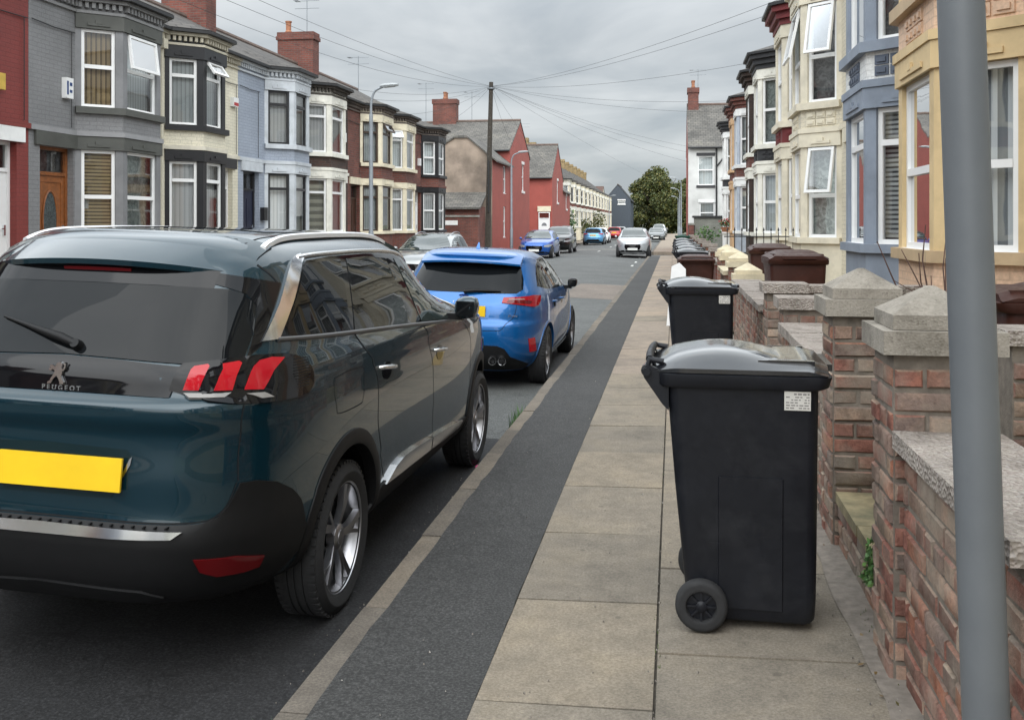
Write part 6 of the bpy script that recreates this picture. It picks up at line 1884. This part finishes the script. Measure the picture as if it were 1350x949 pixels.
ends = [((-10.3, 11.5, 6.3), 'a wire from the pole to the near left houses'), ((-10.2, 3.0, 6.6), 'a wire from the pole to the near left houses'), ((-10.2, -6.0, 6.8), 'a wire from the pole to the near left houses'),
        ((-10.4, 30.2, 5.95), 'a wire from the pole to the left terrace'), ((-10.4, 33.2, 5.95), 'a wire from the pole to the left terrace'), ((-10.4, 37.6, 5.9), 'a wire from the pole to the left terrace'), ((-10.4, 42.0, 5.8), 'a wire from the pole to the left terrace'),
        ((2.5, 21.0, 6.35), 'a wire from the pole to the right terrace'), ((2.5, 21.6, 6.2), 'a wire from the pole to the right terrace'), ((2.5, 27.2, 6.0), 'a wire from the pole to the right terrace'), ((2.6, 36.0, 6.0), 'a wire from the pole to the right terrace'), ((2.6, 40.0, 6.0), 'a wire from the pole to the right terrace'),
        ((.9, 58.3, 6.1), 'a wire from the pole to the white corner house'), ((.9, 58.25, 5.2), 'a wire from the pole to the white corner house'), ((.84, 64.0, 6.2), 'a wire from the pole to the white corner house'),
        ((-1.0, 120, 6.5), 'a wire from the pole down the street'), ((-9.4, 58.0, 6.2), 'a wire from the pole to the red gabled house'), ((-9.2, 74.0, 6.0), 'a wire from the pole to the house with the white door')]
for k, (b_, l) in enumerate(ends): wire(l, b_, .3 if k > 2 else .8, .005)
def aerial(label, x, y, z0, z1, w=.5):
    mb = MB(); h = z1 - z0
    mb.tube([(0, 0, 0), (0, 0, h)], .018, 6)
    for zz in (h - .05, h - .35): mb.tube([(-w, .0, zz), (w, .0, zz)], .012, 5)
    for k in range(6): mb.tube([(-w + .2 * w * 2 * k / 6, -.18, h - .05), (-w + .2 * w * 2 * k / 6, .18, h - .05)], .008, 4)
    o = mb.build('tv_aerial', M_GALV, None, uv=False); o.location = (x, y, z0); tag(o, label, 'aerial')
aerial('tall television aerial on the brick chimney between the blue and red houses', -14.2, 36.9, 8.6, 10.4)
aerial('television aerial above the red brick terrace roof', -14.3, 43.6, 7.4, 9.3)
aerial('television aerial left of the far red brick chimney', -14.9, 58.5, 7.6, 10.2)
aerial('television aerial right of the far red brick chimney', -12.6, 61.2, 7.9, 10.0)
aerial('television aerial on the white corner house chimney', 1.5, 62.3, 9.7, 11.2)
aerial('television aerial on the far cream terrace', -13.7, 89, 9.0, 10.8, .8)

# ------------------------------------------------------------------ small fittings on houses
def wallbox(par, T, x, z, w, h, mat, name='alarm_box', d=.10):
    mb = MB(T); mb.box(x - w / 2, x + w / 2, .002, d, z - h / 2, z + h / 2); return mb.build(name, mat, par, bevel=.02, seg=2, uv=False)
TLf = lambda p: (p[1], p[0], p[2])
a = wallbox(hl[1][0], TLf, 1.0, 3.98, .20, .36, M_WHITE)
mb = MB(TLf); mb.box(.91, .955, .10, .104, 3.86, 4.10); mb.box(.99, 1.06, .10, .104, 4.02, 4.08); mb.box(.99, 1.06, .10, .104, 3.90, 3.95); mb.build('alarm_stripe', gloss('alarm_blue', (.02, .05, .16), .3), a, uv=False)
wallbox(hl[1][0], TLf, 1.62, 1.95, .14, .16, M_WHITE, 'wall_vent', .06)
a = wallbox(hl[2][0], TLf, 3.6, 4.55, .26, .22, M_WHITE); mb = MB(TLf); mb.box(3.48, 3.72, .10, .104, 4.46, 4.54); mb.build('alarm_stripe', gloss('alarm_red', (.4, .02, .02), .3), a, uv=False)
wallbox(hl[0][0], TLf, 3.55, 3.85, .30, .26, plain('alarm_yellow', (.55, .36, .06), .5))
wallbox(hl[3][0], TLf, 1.43, 1.85, .22, .34, M_BLKFRAME, 'letter_box', .12)
wallbox(hl[4][0], TLf, 3.7, 4.4, .2, .3, M_WHITE); wallbox(hl[7][0], TLf, .9, 4.2, .25, .3, M_WHITE)

# ------------------------------------------------------------------ plants and small things
def leaf_mat(name, stops):
    m, nt, b = new_mat(name)
    g = N(nt, 'ShaderNodeNewGeometry'); r = ramp(nt, stops); nt.links.new(g.outputs['Random Per Island'], r.inputs[0])
    nt.links.new(r.outputs[0], b.inputs['Base Color']); b.inputs['Roughness'].default_value = .6
    return m
M_LEAF = leaf_mat('tree_leaves', [(0, (.030, .045, .012)), (.4, (.055, .072, .016)), (.75, (.095, .098, .022)), (1, (.14, .12, .028))])
M_IVY = leaf_mat('ivy_leaves', [(0, (.03, .08, .022)), (.6, (.06, .14, .035)), (1, (.11, .20, .05))])
M_BARK = plain('bark', (.075, .06, .045), .95, var=.3, scale=5)
def leaves(mb, c, rx, ry, rz, n, s, shell=.5):
    d = RNG.normal(size=(n, 3)); d /= np.linalg.norm(d, axis=1)[:, None]
    rr = (shell + (1 - shell) * RNG.random(n)) ** .8
    P = d * rr[:, None] * np.array([rx, ry, rz]) + np.array(c)
    for p, q in zip(P, RNG.normal(size=(n, 3))):
        nn = Vector(q).normalized(); u = nn.orthogonal().normalized(); w = nn.cross(u); k = s * random.uniform(.6, 1.3)
        p = Vector(p)
        mb.f([mb.v(p - u * k), mb.v(p + w * k * .6), mb.v(p + u * k), mb.v(p - w * k * .6)])
def tree(label, x, y, h, rx, seed, clumps=30, per=520, leaf=.20, name='broadleaf_tree'):
    random.seed(seed)
    t = thing(name, label, 'tree', (x, y, -.3))
    mb = MB(); mb.tube([(0, 0, 0), (.1, 0, h * .2), (-.1, .1, h * .42), (.1, 0, h * .7)], [.42, .33, .24, .08], 10)
    for k in range(9):
        a = 2 * PI * k / 9; z = h * random.uniform(.22, .5); e = rx * random.uniform(.5, .8)
        mb.tube([(0, 0, z), (e * .5 * math.cos(a), e * .5 * math.sin(a), z + h * .14), (e * math.cos(a), e * math.sin(a), z + h * random.uniform(.2, .35))], [.16, .10, .04], 7)
    mb.build('trunk', M_BARK, t, uv=False)
    mb = MB()
    for k in range(clumps):
        a = random.uniform(0, 2 * PI); zf = random.uniform(.08, .95); prof = math.sin(min(1, (zf + .12) * .95) * PI) ** .55
        e = rx * prof * random.uniform(.45, .92)
        q = rx * random.uniform(.22, .36)
        leaves(mb, (e * math.cos(a), e * math.sin(a), h * zf * .93), q, q, q * .75, per, leaf, .35)
    mb.build('crown', M_LEAF, t, uv=False, recalc=False)
    return t
tree('large broad tree with olive green crown closing the far end of the street', -3.0, 187, 12.9, 6.4, 5, 70, 620, .24)
tree('shorter dark tree behind the white corner house at the street end', 3.0, 196, 11.5, 6.0, 9, 50, 420, .24)
random.seed(21)
def shrub(label, x, y, z, rx, rz, n, s, mat=None, name='shrub'):
    t = thing(name, label, 'plant', (x, y, z))
    mb = MB()
    for k in range(5): a = 2 * PI * k / 5; mb.tube([(0, 0, 0), (rx * .4 * math.cos(a), rx * .4 * math.sin(a), rz * .9)], [.012, .004], 5)
    mb.build('stems', M_BARK, t, uv=False)
    mb = MB(); leaves(mb, (0, 0, rz), rx, rx, rz, n, s, .2); mb.build('foliage', mat or M_IVY, t, uv=False, recalc=False)
    return t
shrub('leafy bush at the near end of the far cream terrace', -9.2, 86.8, -.1, .9, 1.6, 500, .12)
shrub('bush among the front gardens of the far cream terrace', -9.2, 104, -.1, 1.1, 1.2, 500, .14, M_LEAF)
shrub('taller bush farther along the far cream terrace', -9.0, 118, -.1, 1.2, 1.7, 500, .14, M_LEAF)
shrub('green plant spilling over the right garden wall before the corner house', 1.25, 37, .85, .5, .35, 260, .05)
shrub('small weed at the foot of the squat pillar far along', .95, 26.3, .2, .25, .4, 120, .04)
# ivy tuft on the near wall
t = thing('ivy_tuft', 'small green ivy tuft growing out of the brick beside the front step', 'plant', (.775, 3.93, .30))
mb = MB()
for k in range(3): mb.tube([(.01, 0, .03), (-.02, -.02 + .02 * k, -.02), (-.03, -.03 + .03 * k, -.09)], [.003, .001], 5)
mb.build('stems', M_BARK, t, uv=False)
mb = MB(); leaves(mb, (-.03, -.01, .0), .035, .055, .10, 170, .013, .1); leaves(mb, (-.045, .03, -.075), .025, .06, .03, 50, .011, .1); mb.build('foliage', M_IVY, t, uv=False, recalc=False)
# bare twiggy shrub before the ochre bay
t = thing('bare_shrub', 'bare twiggy shrub with a few green leaves before the ochre bay', 'plant', (1.84, 7.0, .225))
mb = MB(); mb2 = MB()
for k in range(11):
    a = random.uniform(0, 2 * PI); L_ = random.uniform(.7, 1.2); p = [Vector((0, 0, 0))]; d = Vector((math.cos(a) * .18 + .04, math.sin(a) * .25, 1)).normalized()
    for j in range(6):
        d = (d + Vector((random.uniform(-.24, .24), random.uniform(-.24, .24), random.uniform(.0, .25)))).normalized(); p.append(p[-1] + d * L_ / 5)
    mb.tube(p, [.012, .011, .010, .008, .006, .005, .003], 5)
    for j in (2, 3, 4):
        e = p[j] + Vector((random.uniform(-.22, .16), random.uniform(-.2, .2), random.uniform(.0, .2))); mb.tube([p[j], p[j].lerp(e, .5) + Vector((0, 0, .03)), e], [.005, .004, .002], 4)
    if k % 3 == 0: leaves(mb2, tuple(p[3]), .05, .05, .06, 14, .02, .1)
mb.build('twigs', plain('twig_bark', (.09, .05, .04), .9), t, uv=False); mb2.build('leaves', M_IVY, t, uv=False, recalc=False)
# dry weeds by the end of the wall
t = thing('dry_weeds', 'dry straw coloured weeds at the near end of the brick wall by the post', 'plant', (.99, 2.22, .0))
mb = MB()
for k in range(46):
    a = random.uniform(0, 2 * PI); h = random.uniform(.3, .72); mb.tube([(0, 0, 0), (.08 * math.cos(a), .05 * math.sin(a), h * .7), (.19 * math.cos(a), .07 * math.sin(a), h)], [.003, .002, .001], 4)
mb.build('stalks', plain('straw', (.25, .19, .11), .9, var=.4, scale=30), t, uv=False)
def grass(label, x, y, z, n, s, r):
    mb = MB()
    for k in range(n):
        a = random.uniform(0, 2 * PI); b_ = random.uniform(0, r); px, py = b_ * math.cos(a) * .4, b_ * math.sin(a) * 1.6; h = s * random.uniform(.5, 1.2); e = Vector((random.uniform(-.6, .6), random.uniform(-.6, .6), 1)).normalized() * h
        w = Vector((-e.y, e.x, 0)).normalized() * .004 if abs(e.x) + abs(e.y) > 1e-4 else Vector((.004, 0, 0))
        mb.f([mb.v((px - w.x, py - w.y, 0)), mb.v((px + w.x, py + w.y, 0)), mb.v((px + e.x, py + e.y, e.z))])
    o = mb.build('grass_tuft', M_IVY, None, uv=False, recalc=False); o.location = (x, y, z); tag(o, label, 'grass')
grass('small grass tuft in the gutter near the bottom of the picture', -1.31, 2.98, -.20, 120, .16, .10)
grass('grass tuft in the gutter behind the blue hatchback', -1.36, 8.75, -.21, 200, .15, .22)
# odds and ends
mb = MB()
for k in range(900):
    y = 2.2 + 9 * random.random() ** 1.8; q = random.random()
    if q < .45: x = KX - abs(random.gauss(0, .09)) - .01; z = road_z(x) + .006
    elif q < .6: x = -.063 + random.gauss(0, .012); z = pave_z(x) + .002
    elif q < .8: x = random.uniform(.55, .74); z = pave_z(x) + .006
    else: x = random.uniform(KX + .1, .6); z = pave_z(x) + .004
    s_ = random.uniform(.0015, .0055); P = [(x + s_ * random.uniform(.5, 1.3) * math.cos(a), y + s_ * random.uniform(.5, 1.3) * math.sin(a)) for a in (0, 1.3, 2.5, 3.8, 5)]
    tp_ = mb.v((x, y, z + s_)); V = [mb.v((px, py, z - .002)) for px, py in P]
    for i in range(5): mb.f([V[i], V[(i + 1) % 5], tp_])
tag(mb.build('grit', leaf_mat('grit_bits', [(0, (.05, .045, .04)), (.4, (.14, .12, .10)), (.75, (.24, .21, .18)), (.93, (.30, .28, .25)), (1, (.5, .48, .44))]), None, uv=False), kind='stuff')
mb = MB()
for k in range(70):
    y = 2.4 + 9 * random.random() ** 1.5; x = random.choice((KX - .02 - abs(random.gauss(0, .05)), random.uniform(.62, .75))); z = (road_z(x) if x < KX else pave_z(x)) + .008
    a = random.uniform(0, 6.28); s_ = random.uniform(.008, .02); u = Vector((math.cos(a), math.sin(a), random.uniform(-.15, .3))) * s_; w_ = Vector((-math.sin(a), math.cos(a), random.uniform(-.2, .4))) * s_ * .5; p = Vector((x, y, z))
    mb.f([mb.v(p - u), mb.v(p + w_), mb.v(p + u), mb.v(p - w_)])
tag(mb.build('fallen_leaves', leaf_mat('dead_leaf', [(0, (.09, .05, .02)), (.5, (.16, .10, .035)), (1, (.10, .09, .03))]), None, uv=False, recalc=False), kind='stuff')
mb = MB()
for k in range(420):
    if k % 2: y = 2.4 + 11 * random.random() ** 1.6; x = -.063 + random.gauss(0, .006); z = pave_z(x) - .004
    else: y = 2.6 + 9 * random.random() ** 1.4; x = random.uniform(.735, .765); z = pave_z(x) + .008
    if math.sin(y * 5.3) + math.sin(y * 2.1) < .5: continue
    e = Vector((random.uniform(-.6, .6), random.uniform(-.6, .6), 1)).normalized() * random.uniform(.006, .022); p = Vector((x, y, z)); w_ = Vector((-e.y, e.x, 0)); w_ = (w_.normalized() if w_.length > 1e-5 else Vector((1, 0, 0))) * .003
    mb.f([mb.v(p - w_), mb.v(p + w_), mb.v(p + e)])
tag(mb.build('joint_moss', leaf_mat('moss', [(0, (.04, .06, .015)), (1, (.09, .12, .03))]), None, uv=False, recalc=False), kind='stuff')
t = thing('white_board', 'white plastic board leaning beside the brown bin on the pavement', 'board', (.03, 15.6, 0))
mb = MB(); mb.prism([(-.14, .0), (.16, .0), (.16, .88), (.06, .98), (-.06, .92)], -.02, .02, lambda p: (p[0], p[2] + p[1] * .12, p[1])); mb.build('panel', M_WHITE, t, bevel=.01, uv=False)
mb = MB(); mb.box(-.10, .12, .10, .14, 0, .5); mb.build('prop', M_WHITE, t, bevel=.006, uv=False)
t = thing('carton', 'small yellow carton on the slabs beside the second black bin', 'box', (-.115, 10.6, 0))
mb = MB(); mb.box(-.05, .05, -.06, .06, 0, .19); mb.build('carton_body', plain('yellow_card', (.55, .40, .16), .7), t, bevel=.006, uv=False)
mb = MB(); mb.prism([(-.05, .191), (.05, .191), (0, .225)], -.058, .058, lambda p: (p[0], p[2], p[1])); mb.build('gable_top', MATS['yellow_card'], t, uv=False)
for k, (x, y, c, n_) in enumerate(((-1.42, 7.15, (.6, .05, .2), 'pink'), (-1.36, 7.35, (.7, .7, .68), 'white'))):
    mb = MB(); mb.box(-.022, .022, -.03, .03, 0, .006); mb.box(-.012, .02, -.035, -.012, .006, .012)
    o = mb.build('litter_scrap', plain('litter_' + n_, c, .6), None, bevel=.002, uv=False); o.location = (x, y, road_z(x) + .004); tag(o, n_ + ' scrap of litter in the gutter ahead of the teal SUV', 'litter')
# iron railings on a dividing wall
t = thing('iron_railing', 'black iron railings with spiked tops between the front gardens', 'railing', (.95, 19.2, .28))
mb = MB(); mb.box(0, 1.75, -.11, .11, 0, .62); mb.build('plinth', BR_RED, t)
mb = MB(); mb.box(0, 1.75, -.02, .02, .74, .77); mb.box(0, 1.75, -.014, .014, 1.06, 1.08); mb.build('rails', M_GUTTER, t, uv=False)
for k in range(13):
    mb = MB(); x = .06 + .135 * k; mb.tube([(x, 0, .62), (x, 0, 1.16)], .009, 6); mb.lathe([(.0, 0), (.02, .03), (.0, .09)], 8, Matrix.Translation((x, 0, 1.16))); mb.build('bar', M_GUTTER, t, uv=False)
t = thing('flower_pot_stand', 'white stand with red flowers by the houses before the corner', 'planter', (2.25, 44.2, .27))
mb = MB(); mb.lathe([(.16, 0), (.16, .08), (.09, .14), (.09, .85), (.16, .92), (.16, .98)], 16, None, True); mb.build('stand', M_WHITE, t, uv=False)
mb = MB(); mb.lathe([(.14, .982), (.22, 1.2), (.20, 1.2), (.1, 1.0)], 16); mb.build('pot', MATS['terracotta_pot'], t, uv=False)
mb = MB(); leaves(mb, (0, 0, 1.35), .28, .28, .2, 160, .05, .2); mb.build('foliage', M_IVY, t, uv=False, recalc=False)
mb = MB(); leaves(mb, (0, 0, 1.42), .3, .3, .2, 90, .04, .4); mb.build('flowers', plain('red_petals', (.45, .03, .03), .6), t, uv=False, recalc=False)
for k, (x, y) in enumerate(((-9.0, 77.2), (-8.5, 77.6))):
    place_bin(('left', 'right')[k] + ' of two black bins past the red house with the white door', (x, y, -.06), rad(80), strip=True, group='bins by the red house')
# ------------------------------------------------------------------ light and air
wd = bpy.data.worlds.new('World'); S.world = wd; wd.use_nodes = True
nt = wd.node_tree
bg = nt.nodes['Background']
SUN_EL, SUN_ROT = 38, 174          # degrees; soft, behind cloud
sky = N(nt, 'ShaderNodeTexSky'); sky.sky_type = 'NISHITA'; sky.sun_disc = False
sky.sun_elevation = rad(SUN_EL); sky.sun_rotation = rad(SUN_ROT)
tc = N(nt, 'ShaderNodeTexCoord')
sep = N(nt, 'ShaderNodeSeparateXYZ'); nt.links.new(tc.outputs['Generated'], sep.inputs[0])
# cloud layer: project the direction on a flat cloud base
zz = N(nt, 'ShaderNodeMath', operation='ADD'); zz.inputs[1].default_value = .16; nt.links.new(sep.outputs[2], zz.inputs[0])
zc = N(nt, 'ShaderNodeMath', operation='MAXIMUM'); zc.inputs[1].default_value = .04; nt.links.new(zz.outputs[0], zc.inputs[0])
dx = N(nt, 'ShaderNodeMath', operation='DIVIDE'); nt.links.new(sep.outputs[0], dx.inputs[0]); nt.links.new(zc.outputs[0], dx.inputs[1])
dy = N(nt, 'ShaderNodeMath', operation='DIVIDE'); nt.links.new(sep.outputs[1], dy.inputs[0]); nt.links.new(zc.outputs[0], dy.inputs[1])
cb = N(nt, 'ShaderNodeCombineXYZ'); nt.links.new(dx.outputs[0], cb.inputs[0]); nt.links.new(dy.outputs[0], cb.inputs[1])
nz = noise(nt, 1.1, 6, cb.outputs[0], .52, .4)
cl = ramp(nt, [(.36, (2.9, 3.2, 3.45)), (.48, (3.7, 3.95, 4.12)), (.62, (4.8, 5.0, 5.1))])
nt.links.new(nz, cl.inputs[0])
# overcast sky: three times brighter overhead than at the horizon
grd = N(nt, 'ShaderNodeMapRange'); grd.inputs[1].default_value = .17; grd.inputs[2].default_value = .55; grd.inputs[3].default_value = 1.0; grd.inputs[4].default_value = 3.7
grd.interpolation_type = 'SMOOTHSTEP'; nt.links.new(sep.outputs[2], grd.inputs[0])
cg = N(nt, 'ShaderNodeVectorMath', operation='SCALE'); nt.links.new(cl.outputs[0], cg.inputs[0])
# brightness added to the unseen sky behind the viewer, lifting the house fronts
bk = N(nt, 'ShaderNodeMapRange'); bk.inputs[1].default_value = .1; bk.inputs[2].default_value = -.9; bk.inputs[3].default_value = 1; bk.inputs[4].default_value = 1.7
nt.links.new(sep.outputs[1], bk.inputs[0])
gm = N(nt, 'ShaderNodeMath', operation='MULTIPLY'); nt.links.new(grd.outputs[0], gm.inputs[0]); nt.links.new(bk.outputs[0], gm.inputs[1])
nt.links.new(gm.outputs[0], cg.inputs['Scale'])
col = mix(nt, sky.outputs[0], cg.outputs[0], .93)
nt.links.new(col, bg.inputs[0]); bg.inputs[1].default_value = .110
sun = bpy.data.lights.new('sun', 'SUN'); sun.energy = 1.5; sun.angle = rad(85); sun.color = (1, .97, .93)
so = bpy.data.objects.new('sun', sun); COL.objects.link(so)
# sun_rotation 0 is +Y, turning clockwise seen from above
az = rad(SUN_ROT)
dirv = Vector((math.sin(az) * math.cos(rad(SUN_EL)), math.cos(az) * math.cos(rad(SUN_EL)), math.sin(rad(SUN_EL))))
so.rotation_euler = dirv.to_track_quat('Z', 'Y').to_euler()
S.view_settings.view_transform = 'Standard'; S.view_settings.look = 'None'
S.view_settings.exposure = .40; S.view_settings.gamma = 1
S.render.engine = 'CYCLES'
S.cycles.max_bounces = 7; S.cycles.transparent_max_bounces = 12
try: S.cycles.use_denoising = True
except Exception: pass
